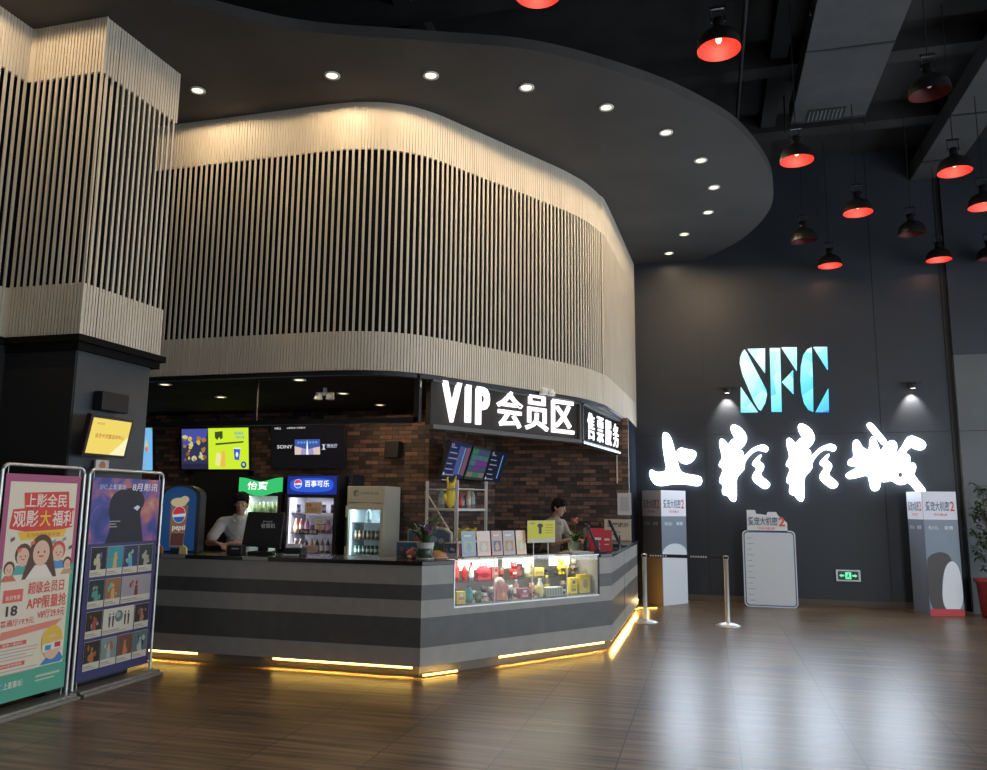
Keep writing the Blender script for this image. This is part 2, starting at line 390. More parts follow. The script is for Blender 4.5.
# black pier and lip below the left cladding
pr_ = MB().mat(M_PILLAR).box(-12, -5.28, 5.62, 6.55, 0, 3.0)
pr_.mat(M_BLACKM).box(-12, -6.05, 1.5, 5.62, 0, 3.0).box(-6.05, -5.285, 5.6, 5.62, 0, 3.0)
pr_.mat(mat('black_lip', (.006,.006,.006), .8, spec=.15)).box(-12, -6.0, 1.5, 6.6, 2.97, 3.03).box(-6.0, -5.2, 5.53, 6.68, 2.97, 3.03).box(-6.0, -5.24, 5.57, 6.64, 2.9, 2.97)
struct('wall_pier', pr_)

# soffit over the counter, black fascia and hanging rail
so = [(-9.5, 7.62), (-4.1, 7.62), (-3.3, 7.8), (-2.85, 8.25), (-1.8, 9.95), (-1.5, 10.7), (-1.25, 14.38), (-9.5, 14.38)]
struct('ceiling_soffit', MB().mat(M_SOFF).slab(so, 3.005, 3.05))
fa = MB().mat(M_BLACK)
for (p, d), (q, e) in zip(resample(drum, .12), resample(drum, .12)[1:]):
    a = p - Vector((d.y, -d.x))*.045; b = q - Vector((e.y, -e.x))*.045; a2 = p - Vector((d.y, -d.x))*.12; b2 = q - Vector((e.y, -e.x))*.12
    fa.add([(v.x, v.y, z) for z in (2.955, 3.0) for v in (a, b, b2, a2)], [(0,1,5,4),(2,3,7,6),(3,2,1,0)])
struct('trim_1', fa)
RAILZ = 2.47
rl = MB().mat(M_BLACK).box(-9.5, -3.0, 7.98, 8.06, RAILZ, RAILZ+.055).box(-3.04, -2.98, 7.98, 8.06, RAILZ, 3.0)
for x in (-8.2, -6.6, -5.0): rl.box(x, x+.03, 8.0, 8.03, RAILZ, 3.0)
struct('trim_2', rl)

# brick walls (each in its own frame so the courses run level)
def brick_wall(name, p, q, z1):
    L = math.dist(p, q); o = struct(name, MB().mat(M_BRICK).box(0, L, 0, .12, 0, z1), loc=(p[0], p[1], 0), rot=(0, 0, math.atan2(q[1]-p[1], q[0]-p[0])))
    return o
BA = ((-9.5, 11.1), (-3.97, 11.1)); BB = ((-3.97, 11.1), (-3.4, 12.8)); BC = ((-3.4, 12.8), (-1.2, 12.8))
brick_wall('wall_brick_left', *BA, 3.0); brick_wall('wall_brick_middle', *BB, 3.0); brick_wall('wall_brick_right', *BC, 3.0)
struct('wall_pier_right', MB().mat(mat('dead_black_board', (.02,.024,.03), 1., spec=0.)).box(-1.5, -1.2, 12.93, 14.4, 0, 3.0))
struct('door_1', MB().mat(M_BLACKM).box(-7.95, -6.95, 11.06, 11.1, 0, 2.02).mat(mat('dark_door_frame', (.03,.022,.018), .6)).box(-8.02, -7.95, 11.04, 11.1, 0, 2.09).box(-6.95, -6.88, 11.04, 11.1, 0, 2.09).box(-8.02, -6.88, 11.04, 11.1, 2.02, 2.09),
    'dark doorway in the brick wall behind the clerk')

# upper ceiling: beams, ducts, pipes
bm_ = MB().mat(M_CEIL)
for y in (3.2, 5.9, 8.2, 10.6, 12.6): bm_.box(-12, 9, y, y+.3, CZ-.28, CZ)
for x in (-3.5, 1.0, 5.2): bm_.box(x, x+.22, -4, 14.4, CZ-.2, CZ)
struct('ceiling_beams', bm_)
def duct(x0, x1, y0, y1, z, label, joints):
    r = thing('air_duct', label, 'duct', ((x0+x1)/2, y0, z), 0); w = (x1-x0)/2
    d = MB().mat(M_DUCT).box(-w, w, 0, y1-y0, 0, .3); d.build('duct_casing', r, bevel=.01)
    for yy in joints: MB().mat(M_BLACK).box(-w-.006, w+.006, yy-y0-.02, yy-y0+.02, -.008, .31).build('joint_strip', r)
    return r
d1 = duct(1.35, 2.37, 4.5, 11.75, 7.2, 'wide dark grey air duct ending in a small grille above the red lamps', (5.7, 7.9, 9.8, 11.7))
gr = MB().mat(M_BLACK).box(-.3, .2, 6.85, 7.17, -.012, -.002).mat(P((.16,.16,.16)))
for i in range(9): gr.box(-.28+i*.053, -.265+i*.053, 6.87, 7.15, -.02, -.012)
gr.build('grille', d1)
duct(3.55, 4.15, 6.5, 14.38, 7.2, 'narrow dark grey air duct running to the back wall', (8, 10, 12, 13.6))
hang = MB().mat(M_CEIL)
for y in (6, 9, 12):
    for x in (-.5,.5): hang.tube([(1.86+x*1.1, y, 7.2), (1.86+x*1.1, y, CZ)], .012, 6)
struct('ceiling_hangers', hang)
for i, (pts, lab) in enumerate([([( .6,0,7.35),(.6,14.3,7.35)], 'thin black ceiling pipe running to the back wall beside the wide duct')]):
    tag(MB().mat(M_CEIL).tube(pts, .025, 8).build('ceiling_pipe'), lab, 'pipe')

# ================================================================== LAMPS
# recessed downlights in the disc
M_BULB = E((1., .80, .50), 2.6)
def downlight(P, z, label, group, energy, r=.062, ang=176, col=WARM2):
    o = thing('downlight', label, 'light', (P[0], P[1], z), 0, group)
    MB().mat(M_WHITE).lathe([(r+.022, -.001), (r+.022, -.012), (r, -.012), (r-.01, .0)], n=20).build('trim_ring', o)
    MB().mat(M_BULB).lathe([(0, -.006), (r-.004, -.006)], n=20).build('lens', o)
    light('SPOT', (P[0], P[1], z-.03), energy, col, .05, spot_size=math.radians(ang), spot_blend=.12)
    return o
DL = [(-5.25, 6.94), (-3.68, 7.02), (-2.67, 7.27), (-1.75, 7.75), (-.97, 8.39), (-.35, 9.17), (.05, 10.07), (.22, 11.02), (.14, 11.99), (-.24, 12.92), (-.53, 13.88)]
DT = ['leftmost lit downlight of the curved row, next to the slatted pier', 'second downlight from the left in the curved row on the grey ceiling disc',
 'third downlight from the left, above the middle of the slatted drum', 'fourth downlight from the left in the curved row on the grey disc', 'fifth downlight from the left in the curved row on the grey disc',
 'sixth downlight of the curved row, above the drum\'s right shoulder', 'downlight on the right of the disc, eighth of the row counting back from the wall' ,
 'rightmost downlight of the curved row, nearest the disc rim', 'downlight third from the back wall in the curved row', 'downlight second from the back wall in the curved row', 'downlight of the curved row closest to the dark back wall']
DT[6] = 'seventh downlight of the curved row, just before it reaches the rightmost one'
for i, p in enumerate(DL): downlight(p, DZ, DT[i], 'downlights in the grey ceiling disc', (40, 34, 34, 42, 55, 55, 55, 48, 34, 16, 6)[i])
downlight((-5.6, 4.55), DZ, 'added unseen downlight in the grey disc, warming the front of the slatted pier', 'downlights in the grey ceiling disc', 60)  # added out of view so that warm light reaches the pier cladding
k = 0
SL = [(x, y) for x in (-6.3, -4.5, -2.96) for y in (8.1, 9.25, 10.45)]
for (x, y) in SL:
    if (x, y) in ((-2.96, 9.25), (-2.96, 10.45), (-6.3, 10.45)): continue
    k += 1
    nm = {-6.3: 'left', -4.5: 'middle', -2.96: 'right'}[x]; rw = {8.1: 'front', 9.25: 'second', 10.45: 'back'}[y]
    downlight((x, y if x < -3 else 8.42), 3.003, f'small downlight in the brown soffit over the bar, {nm} file and {rw} row', 'downlights in the soffit over the bar', 14, .06)
downlight((-2.3, 10.9), 3.003, 'small downlight in the soffit behind the lit membership sign', 'downlights in the soffit over the bar', 14, .06)

# red lined pendant lamps
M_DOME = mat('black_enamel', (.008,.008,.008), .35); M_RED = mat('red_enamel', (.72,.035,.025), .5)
def pendant(x, y, lit, label, tilt=(0,0), z=5.6):
    o = thing('pendant_lamp', label, 'lamp', (x, y, z), 0, 'red lined pendant lamps')
    prof = [(.192, 0), (.19, .03), (.18, .085), (.153, .135), (.11, .17), (.055, .19), (.045, .23), (.045, .30), (0, .302)]
    sh = MB().mat(M_DOME).lathe(prof, n=28).build('lamp_shade', o)
    li = MB().mat(M_RED if lit else mat('unlit_red_enamel', (.10,.012,.01), .5, spec=.3)).lathe([(.188, .001), (.185, .03), (.174, .083), (.147, .13), (.104, .163), (.03, .18), (0, .181)], n=28).build('shade_lining', o)  # unlit lamps: same red lining, with the missing light darkened into its colour
    bu = MB().mat(E((1.,.62,.45), 2.) if lit else M_WHITE).ball((0,0,.10), (.03,.03,.04), 10).build('bulb', o)
    hd = MB().mat(M_DOME).tube([(-.06,0,.27), (-.06,0,.40), (.06,0,.40), (.06,0,.27)], .008, 6)
    hd.box(-.07, .07, -.012, .012, .395, .42).build('bracket', o)
    MB().mat(M_BLACK).tube([(0,0,.41), (0,0,(7.19 if (1.3 < x < 2.42 and y < 11.8) or (3.5 < x < 4.2) else CZ)-z)], .006, 6).build('cord', o)
    if tilt != (0,0):
        for q in (sh, li, bu): q.rotation_euler = (tilt[0], tilt[1], 0)
    if lit: light('POINT', (x, y, z+.05), 2.6, (1., .7, .5), .03)
    return o
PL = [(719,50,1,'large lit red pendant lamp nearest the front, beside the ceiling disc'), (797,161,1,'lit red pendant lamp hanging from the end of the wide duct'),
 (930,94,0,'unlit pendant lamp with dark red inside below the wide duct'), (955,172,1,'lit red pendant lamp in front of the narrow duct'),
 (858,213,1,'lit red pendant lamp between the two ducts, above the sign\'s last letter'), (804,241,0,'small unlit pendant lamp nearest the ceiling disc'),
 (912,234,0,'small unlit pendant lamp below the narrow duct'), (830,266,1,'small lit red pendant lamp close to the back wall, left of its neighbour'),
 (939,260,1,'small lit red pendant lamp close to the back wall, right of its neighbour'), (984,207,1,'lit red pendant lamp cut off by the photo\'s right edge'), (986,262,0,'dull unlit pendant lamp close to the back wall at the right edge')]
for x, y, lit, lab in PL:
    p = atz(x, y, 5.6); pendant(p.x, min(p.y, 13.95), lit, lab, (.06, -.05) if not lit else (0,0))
p = atz(538, -6, 5.6); pendant(p.x, p.y, 1, 'lit pendant lamp at the very top of the picture above the disc')

# wall washers
for X, lab in ((.39, 'small black wall lamp shining down left of the blue letters'), (3.34, 'small black wall lamp shining down right of the blue letters')):
    o = thing('wall_lamp', lab, 'lamp', (X, YB, 3.62), 0, 'black wall washers')
    MB().mat(M_BLACK).lathe([(0,.09),(.045,.09),(.05,0),(.04,0)], (0,-.14,-.06), 16).build('lamp_head', o)
    MB().mat(M_BLACK).box(-.015,.015,-.13,-.01,.03,.05).box(-.05,.05,-.012,0,-.02,.08).box(-.16,.16,-.03,-.005,.05,.065).build('arm', o)
    MB().mat(E((1,.9,.75), 6)).lathe([(0,0),(.038,0)], (0,-.14,-.058), 14).build('lens', o)
    light('SPOT', (X, YB-.14, 3.55), 70, (1.,.9,.78), .012, rot=(.42,0,0), spot_size=math.radians(80), spot_blend=.8)

# ================================================================== BACK WALL SIGNS
FB = (0., YB, 0.)
def grad_letter():
    m = mat('lit_blue_facets', (.02,.05,.08), .4); t, n, l, b = nt(m)
    tc = n.new('ShaderNodeTexCoord'); vo = n.new('ShaderNodeTexVoronoi'); vo.inputs['Scale'].default_value = 3.2
    sp = n.new('ShaderNodeSeparateXYZ'); l.new(tc.outputs['Object'], sp.inputs[0]); l.new(tc.outputs['Object'], vo.inputs[0])
    a = n.new('ShaderNodeMath'); a.operation = 'MULTIPLY_ADD'; a.inputs[1].default_value = -.45; l.new(sp.outputs[2], a.inputs[0])
    c = n.new('ShaderNodeMath'); c.operation = 'MULTIPLY_ADD'; c.inputs[1].default_value = .28; l.new(sp.outputs[0], c.inputs[0]); l.new(a.outputs[0], c.inputs[2])
    vs = n.new('ShaderNodeSeparateXYZ'); l.new(vo.outputs['Color'], vs.inputs[0])
    d = n.new('ShaderNodeMath'); d.operation = 'MULTIPLY_ADD'; d.inputs[1].default_value = .30; l.new(vs.outputs[0], d.inputs[0]); l.new(c.outputs[0], d.inputs[2])
    a.inputs[2].default_value = .40
    cr = n.new('ShaderNodeValToRGB'); e = cr.color_ramp.elements
    e[0].position = .15; e[0].color = (.78,.98,1,1); e[1].position = .95; e[1].color = (.03,.25,.9,1)
    for p, q in ((.4,(.45,.93,1,1)), (.68,(.12,.68,.95,1))): x = e.new(p); x.color = q
    l.new(d.outputs[0], cr.inputs[0]); l.new(cr.outputs[0], b.inputs['Emission Color']); b.inputs['Emission Strength'].default_value = 1.25
    return m
M_SFC = grad_letter(); M_SFCE = E((.05,.25,.7), .5); M_LET = E((.80,.90,1.), 6.)
def px7(p): return [LP(FB, 700+x/6.169, 330+y/6.169, -.08) for x, y in p]
S0 = LP(FB, 740, 412, -.08)
sg = thing('illuminated_sign', 'glowing blue and white stencil letters SFC high on the dark back wall', 'sign', (S0[0], YB, S0[1]))
def loc_(pts): return [(a-S0[0], b-S0[1]) for a, b in pts]
sfc = [[[(275,118),(290,140),(350,255),(410,370),(414,400),(403,450),(378,495),(362,486),(330,430),(262,270),(246,200),(249,165),(260,135)], [(295,115),(402,112),(402,262)], [(252,350),(357,505),(252,507)]],
 [[(432,110),(495,110),(505,502),(443,502)], [(505,105),(598,105),(598,248)], [(575,245),(578,393),(508,318)]],
 [[(690,105),(697,300),(700,502),(672,490),(645,450),(628,380),(622,310),(625,220),(640,150),(662,118)], [(703,103),(785,103),(790,243)], [(793,360),(797,504),(715,504)]]]
for L in sfc:
    outline_mesh([loc_(px7(p)) for p in L], .07, M_SFC, 'letter', sg)
sp2 = MB().mat(M_BLACK)
for x in (.1, .7, 1.2): sp2.box(x, x+.04, -.01, 0, .3, .34)
sp2.build('fixing', sg)
def p5(p): return [(640+x/6.58, 410+y/6.58) for x, y in p]
def p6(p): return [(780+x/6.169, 410+y/6.169) for x, y in p]
shang = [p5([(150,145),(180,148),(205,180),(222,240),(240,310),(262,400),(300,420),(395,432),(411,460),(402,492),(375,502),(300,487),(220,486),(130,502),(92,488),(62,440),(60,405),(75,388),(110,412),(178,400),(160,320),(145,200)]),
         p5([(236,278),(262,243),(310,258),(352,262),(376,285),(355,330),(315,357),(272,350),(243,315)])]
ying = [p5([(597,103),(615,92),(650,105),(690,140),(708,190),(690,230),(655,262),(676,268),(682,290),(668,316),(700,290),(735,253),(785,230),(822,226),(849,248),(838,276),(818,272),(775,260),(730,290),(688,345),(690,385),(670,410),(635,445),(637,520),(636,590),(620,607),(592,590),(578,562),(550,560),(538,538),(548,490),(523,480),(523,450),(545,400),(540,378),(518,370),(522,345),(545,310),(525,245),(521,200),(535,185),(560,200),(580,228),(608,188),(630,190),(600,140)]),
        p5([(795,288),(745,335),(738,362),(775,380),(738,430),(742,462),(800,510),(830,522),(857,500),(855,475),(788,428),(818,385),(815,355),(782,335),(802,300)])]
ying2 = [[(a+67.7+(a-730)*.01, b-.6+(b-460)*.01) for a, b in l] for l in ying]
cheng = [p6([(455,192),(475,178),(495,198),(512,232),(556,252),(560,172),(578,158),(602,200),(624,262),(640,230),(668,196),(692,184),(720,196),(727,235),(706,285),(655,325),(632,370),(625,440),(617,488),(592,502),(568,492),(555,430),(545,398),(470,420),(425,426),(406,402),(430,380),(492,350),(440,346),(420,330),(430,302),(462,292),(455,240)]),
         p6([(540,88),(552,72),(575,85),(620,140),(668,195),(650,225),(600,170),(550,110)]),
         p6([(618,405),(660,340),(718,275),(760,225),(790,165),(820,155),(895,190),(906,218),(890,246),(850,244),(818,226),(798,238),(772,268),(802,275),(808,318),(792,345),(820,320),(842,338),(840,370),(826,395),(860,440),(912,505),(880,525),(845,500),(800,440),(770,460),(738,462),(690,430),(655,446),(625,438)]),]
hole = p6([(742,378),(766,388),(762,412),(738,420),(728,400)])
C0 = LP(FB, 650, 503, -.1)
cs = thing('illuminated_sign', 'glowing white brush calligraphy of four Chinese characters along the dark back wall', 'sign', (C0[0], YB, C0[1]))
def cz(l): return [(a-C0[0], b-C0[1]) for a, b in (LP(FB, x, y, -.1) for x, y in chaikin(l))]
for ch in (shang, ying, ying2, cheng):
    first = outline_mesh([cz(ch[0])], .08, M_LET, 'character', cs)
    for st in ch[1:]:
        lp = [cz(st)] + ([cz(hole)] if len(st) == len(cheng[2]) and ch is cheng and st is cheng[2] else [])
        o2 = outline_mesh(lp, .08 if st is not cheng[1] else .082, M_LET, 'stroke', first)
fx = MB().mat(M_BLACK)
for a in range(8): fx.box(.2+a*.55, .23+a*.55, -.03, 0, .5, .53)
fx.build('fixing', cs)
# light the letters throw on to the wall and floor
for px_, w in ((678,.7),(743,.7),(812,.7),(882,.9)):
    q = LP(FB, px_, 462, -.2); light('AREA', (q[0], YB-.16, q[1]), 18, (.70,.83,1.), (w*.8,.6), rot=(PI/2, 0, PI))

# green exit sign
q0 = LP(FB, 836, 581, 0); q1 = LP(FB, 860, 570, 0); w = q1[0]-q0[0]; h = q1[1]-q0[1]
ex = thing('exit_sign', 'small green running-man exit sign low on the back wall', 'sign', (q0[0], YB, q0[1]))
MB().mat(M_ALU).box(0, w, -.03, 0, 0, h).build('sign_frame', ex, bevel=.004)
e_ = MB().mat(mat('exit_black', (.01,.03,.015), .3)).rect(.03, w-.03, .025, h-.025, -.032)
e_.mat(E((.15,.95,.45), 1.3))
cx, cz_ = w/2, h/2
e_.rect(cx-.045, cx+.045, .04, h-.04, -.034); 
e_.flat([(cx+.06,cz_-.012),(cx+.1,cz_-.012),(cx+.1,cz_-.028),(w-.05,cz_),(cx+.1,cz_+.028),(cx+.1,cz_+.012),(cx+.06,cz_+.012)], -.034)
e_.flat([(cx-.06,cz_-.012),(cx-.1,cz_-.012),(cx-.1,cz_-.028),(.05,cz_),(cx-.1,cz_+.028),(cx-.1,cz_+.012),(cx-.06,cz_+.012)], -.034)
e_.mat(mat('exit_dark', (.01,.2,.08), .3)).disc(cx+.008, cz_+.03, .011, .011, -.036).flat([(cx-.018,cz_+.014),(cx+.018,cz_+.014),(cx+.008,cz_-.012),(cx+.03,cz_-.035),(cx+.02,cz_-.04),(cx-.004,cz_-.018),(cx-.028,cz_-.038),(cx-.034,cz_-.03),(cx-.012,cz_-.006)], -.036)
e_.build('sign_face', ex)

# ================================================================== CINEMA STANDEES (plain fields where film characters were)
M_STAND = mat('standee_grey_blue', (.12,.15,.19), .5); M_STANDT = mat('standee_pale', (.72,.73,.80), .5)
def standee(name, pl, pm, prr, zt, label, tan, red):
    """three-sided column box with two visible faces, fold at pm"""
    o = thing(name, label, 'standee', (pm[0], pm[1], 0)); h = zt
    L = Vector((pl[0]-pm[0], pl[1]-pm[1])); R = Vector((prr[0]-pm[0], prr[1]-pm[1]))
    MB().mat(M_STAND).slab([(L.x, L.y), (0, 0), (R.x, R.y), (R.x-.02, R.y+.25), (L.x+.12, L.y+.25)], 0, h-.002).build('column_box', o)
    for s, (A, B) in enumerate(((L, Vector((0,0))), (Vector((0,0)), R))):
        d = B-A; ln = d.length; an = math.atan2(d.y, d.x)
        m = MB().mat(M_STANDT).rect(0, ln, h*.77, h, -.004).mat(P((.16,.18,.23) if not s else (.19,.23,.29), .5)).rect(0, ln, 0, h*.77, -.003)
        if s == 0 and tan:
            m.mat(P((.45,.33,.2))).rect(0, ln, 0, h*.42, -.004)
        if s == 1:
            if red: m.mat(P((.06,.05,.05))).flat(chaikin([(0,.02),(ln*.75,.02),(ln*.8,h*.45),(ln*.5,h*.52),(ln*.05,h*.48),(0,h*.4)],3), -.0045); m.mat(P((.72,.74,.78))).flat(chaikin([(ln*.35,h*.03),(ln*.99,h*.03),(ln*.99,h*.36),(ln*.75,h*.46),(ln*.45,h*.36)],3), -.005).mat(P((.5,.04,.05))).rect(0, ln, 0, h*.055, -.0055)
            else: m.mat(P((.66,.71,.76))).flat([(.005,0),(ln-.005,0)]+[(ln/2+(ln/2-.005)*math.cos(PI*i/12), h*.44+h*.09*math.sin(PI*i/12)) for i in range(13)], -.005)
        m.mat(P((.1,.13,.2)))
        m.text('爱宠大机密', ln*.08, ln*.78, h*.84, h*.92, -.006, .012)
        m.mat(P((.7,.08,.06))).text('2', ln*.8, ln*.93, h*.84, h*.92, -.006, .02).text('7月5日 欢聚上映', ln*.3, ln*.7, h*.80, h*.822, -.006, .01)
        m.mat(P((.75,.77,.8))).text('毛小孩' if s else '毛小孩', ln*.12, ln*.42, h*.69, h*.72, -.006, .02).text('配音', ln*.6, ln*.85, h*.69, h*.72, -.006, .02)
        m.build('printed_face', o, loc=(A.x, A.y, 0), rot=(0,0,an))
    return o
standee('film_standee', (-1.08, 13.95), (-.74, 13.44), (-.36, 13.98), 1.86, 'tall film standee box beside the counter end, tan panel on its left face', True, False)
standee('film_standee', (3.08, 14.03), (3.2, 13.60), (3.70, 13.72), 1.86, 'tall leaning film standee box by the potted tree, red band along its foot', False, True)
# height chart board
q0 = LP((0, 13.85, 0), 745, 607); q1 = LP((0, 13.85, 0), 795, 531)
w = q1[0]-q0[0]; h = q1[1]-.0
hb = thing('height_chart_board', 'white height chart cut-out board with blue rim standing against the back wall', 'standee', (q0[0], 13.85, 0), 0)
def rr(x0, x1, z0, z1, r, n=5):
    o = []
    for cx, cz, a in ((x1-r, z0+r, -PI/2), (x1-r, z1-r, 0), (x0+r, z1-r, PI/2), (x0+r, z0+r, PI)):
        for k in range(n+1): o.append((cx+r*math.cos(a+PI/2*k/n), cz+r*math.sin(a+PI/2*k/n)))
    return o
MB().mat(P((.78,.80,.82))).prism(rr(0, w, 0, h, .07), -.0, .03).prism([(.1*w,h-.02),(.86*w,h-.02),(.86*w,h+.13),(.7*w,h+.24),(.66*w,h+.30),(.5*w,h+.3),(.48*w,h+.25),(.28*w,h+.27),(.26*w,h+.33),(.1*w,h+.33)], -.0, .028).build('board', hb)
m = MB().mat(P((.10,.2,.36))).flat(rr(.015, w-.015, .015, h-.015, .06), -.002).mat(P((.64,.70,.76))).flat(rr(.035, w-.035, .035, h-.035, .05), -.004)
m.mat(P((.1,.12,.16)))
for i in range(12): m.rect(.07, .07+(.07 if i%2 else .1), .1+i*.09, .106+i*.09, -.006)
m.mat(P((.1,.16,.27))).text('爱宠大机密', .12*w, .68*w, h+.08, h+.22, -.006, .02).mat(P((.75,.12,.08))).text('2', .7*w, .82*w, h+.07, h+.22, -.006, .03).text('7月5日 欢聚上映', .3*w, .62*w, h+.02, h+.055, -.006, .01)
m.build('printed_face', hb); MB().mat(P((.3,.3,.3))).box(w*.4, w*.6, .03, .3, 0, .02).box(w*.49, w*.51, .03, .05, 0, .9).build('rear_strut', hb)

# ================================================================== QUEUE POSTS
def stanchion(x, y, label):
    o = thing('stanchion', label, 'queue post', (x, y, 0), 0)
    MB().mat(M_CHROME).lathe([(0,0),(.17,0),(.17,.012),(.1,.035),(.04,.05),(.03,.055)], n=28).build('base', o)
    MB().mat(M_CHROME).lathe([(.031,.05),(.031,.88),(.036,.885),(.036,.93),(0,.94)], n=20).build('post', o)
    MB().mat(M_BLACK).box(-.03,.03,-.037,.037,.895,.925).build('belt_head', o)
    return o
stanchion(-.88, 11.5, 'steel queue post beside the end of the counter'); stanchion(.22, 11.5, 'steel queue post standing out on the open floor')
m = MB().mat(M_BLACK).box(-.845, .185, 11.497, 11.503, .888, .934)
m.mat(P((.6,.6,.6)))
for i in range(7): m.box(-.80+i*.035, -.782+i*.035, 11.494, 11.4965, .9, .922).box(-.05-i*.033, -.034-i*.033, 11.494, 11.4965, .9, .922)
tag(m.build('queue_belt'), 'black retractable belt stretched between the two queue posts', 'belt')

# ================================================================== POTTED PLANTS
M_LEAF = noisy('leaf_green', (.03,.09,.02), (.09,.2,.045), 9, .45); M_LEAF2 = noisy('leaf_dark', (.015,.05,.015), (.05,.12,.03), 9, .45)
def leaf(mb, p, d, L, w, droop=.3, n=5):
    d = Vector(d).normalized(); s = d.cross(Vector((0,0,1))); s = s.normalized() if s.length > .05 else Vector((1,0,0))
    vs = []; pt = Vector(p)
    for i in range(n+1):
        t = i/n; ww = w*math.sin(PI*min(1, t*.92+.08))*.5
        vs += [tuple(pt - s*ww + Vector((0,0,ww*.3))), tuple(pt), tuple(pt + s*ww + Vector((0,0,ww*.3)))]
        d2 = (d + Vector((0,0,-droop*t*1.6))).normalized(); pt = pt + d2*(L/n)
    fs = []
    for i in range(n):
        a = i*3; fs += [(a, a+3, a+4, a+1), (a+1, a+4, a+5, a+2)]
    mb.add(vs, fs, True)
def tree(o, h0, h1, spread, nb, rs):
    R = random.Random(rs)
    st = MB().mat(P((.12,.08,.05))); fo = MB().mat(M_LEAF2)
    st.tube([(0,0,h0),(.02,.01,(h0+h1)/2),(0,0,h1*.95)], [.018,.013,.006], 8)
    for i in range(nb):
        z = h0+(h1-h0)*(.12+.88*R.random()); a = R.random()*2*PI; L = spread*(.4+.6*R.random())
        e = (L*math.cos(a), L*math.sin(a), z+.15*R.random()); st.tube([(0,0,z-.08), (e[0]*.5, e[1]*.5, z), e], [.006,.004,.002], 5)
        for k in range(9):
            t = .3+.7*R.random(); p = (e[0]*t, e[1]*t, z-.05+(e[2]-z+.05)*t)
            leaf(fo, p, (R.uniform(-1,1), R.uniform(-1,1), R.uniform(-.5,.5)), R.uniform(.06,.12), .035, .5, 4)
    st.build('trunk', o); fo.build('foliage', o)
tp = thing('potted_tree', 'leafy potted tree in a red pot at the right edge of the photo', 'plant', (4.08, 13.72, 0))
M_RPOT = noisy('red_glazed_pot', (.28,.03,.04), (.36,.05,.06), 5, .35)
MB().mat(M_RPOT).lathe([(0,0),(.13,0),(.15,.02),(.19,.5),(.22,.52),(.22,.56),(.19,.56),(.185,.5),(0,.49)], n=24).build('pot', tp)
tree(tp, .48, 1.9, .29, 70, 5)

# ================================================================== MEMBERSHIP SIGN OVER THE COUNTER
SP, SQ, SR = (-2.9, 8.13), (-1.62, 10.42), (-1.36, 12.72)
FS = frame(SP, SQ); LS = math.dist(SP, SQ); ZS0, ZS1 = 2.46, 2.93
vs = thing('illuminated_sign', 'dark sign panel with big glowing letters VIP and three Chinese characters', 'sign', (SP[0], SP[1], ZS0), FS[2]); h = ZS1-ZS0
MB().mat(noisy('bronze_panel', (.026,.021,.018), (.04,.034,.028), 5, .5, spec=.2)).box(0, LS, 0, .08, 0, h).build('back_panel', vs)
fr = MB().mat(mat('grey_sign_frame', (.085,.08,.075), .5)).box(0, LS, -.05, .1, -.05, 0).box(0, LS, -.03, .08, h, h+.03).box(LS-.03, LS, -.04, .08, 0, h); fr.build('sign_frame', vs, bevel=.003)
M_SIGN = E((1., .98, 1.), 1.8)
for ch, x0, x1, yt0, yt1, yb0, yb1, bold in (('V',443.8,463.5,380.6,383,421,423,.035), ('I',467.3,472.8,384,385,422,423,.03), ('P',478,491.5,385,388,424,425,.035), ('会',499,524.5,390,393,426,429,.012), ('员',527.5,550,392,396,429,432,.012), ('区',554,575.5,398,402,432,435,.012)):
    a = LP(FS, x0, yb0, -.06, ZS0); b = LP(FS, x1, yt1, -.06, ZS0)
    MB().mat(M_SIGN).text(ch, a[0], b[0], a[1], b[1], -.01, bold, .03).build('character', vs)
light('AREA', W(FS, LS*.5, -.12, 2.7), 7, (1,.98,1), (LS*.9, .3), rot=(-PI/2, 0, FS[2]+0))
FS2 = frame(SQ, SR); LS2 = math.dist(SQ, SR)
vt = thing('illuminated_sign', 'side sign box with glowing white ticket characters, seen at a slant', 'sign', (SQ[0], SQ[1], ZS0), FS2[2])
MB().mat(mat('black_sign', (.004,.004,.005), .8, spec=.1)).box(.07, LS2, 0, .08, 0, h).build('back_panel', vt)
MB().mat(mat('grey_sign_frame')).box(.07, LS2, -.05, .1, -.05, 0).box(.07, LS2, -.05, .08, h, h+.03).box(.02, .05, -.05, -.01, 0, h).build('sign_frame', vt, bevel=.003)
for ch, x0, x1 in (('售', 588.5, 595), ('票', 598, 604), ('服', 606.3, 611.8), ('务', 613.8, 619)):
    a = LP(FS2, x0, 430, -.02)[0]; b = LP(FS2, x1, 430, -.02)[0]
    MB().mat(M_SIGN).text(ch, a, b, .05, h-.05, -.002, .004, .015).build('character', vt)
MB().mat(E((.7,.86,1.), 1.6)).box(.05, LS2-.02, -.053, -.05, -.045, -.02).build('edge_light', vt)
light('AREA', W(FS2, LS2*.5, -.1, 2.72), 3, (.85,.9,1), (LS2*.9, .3), rot=(-PI/2, 0, FS2[2]))
light('AREA', W(FS2, LS2*.5, .0, 2.945), 5, (.72,.75,1), (LS2*.9, .06), rot=(PI-.5, 0, FS2[2]))
struct('trim_3', MB().mat(P((.42,.42,.46), .6)).slab([W(FS2, 0, .1, 0)[:2], W(FS2, LS2, .1, 0)[:2], (-1.27, 12.75), (-1.36, 11.4), (-1.43, 10.9), (-1.55, 10.47), (-1.72, 10.1)], 2.985, 3.004))
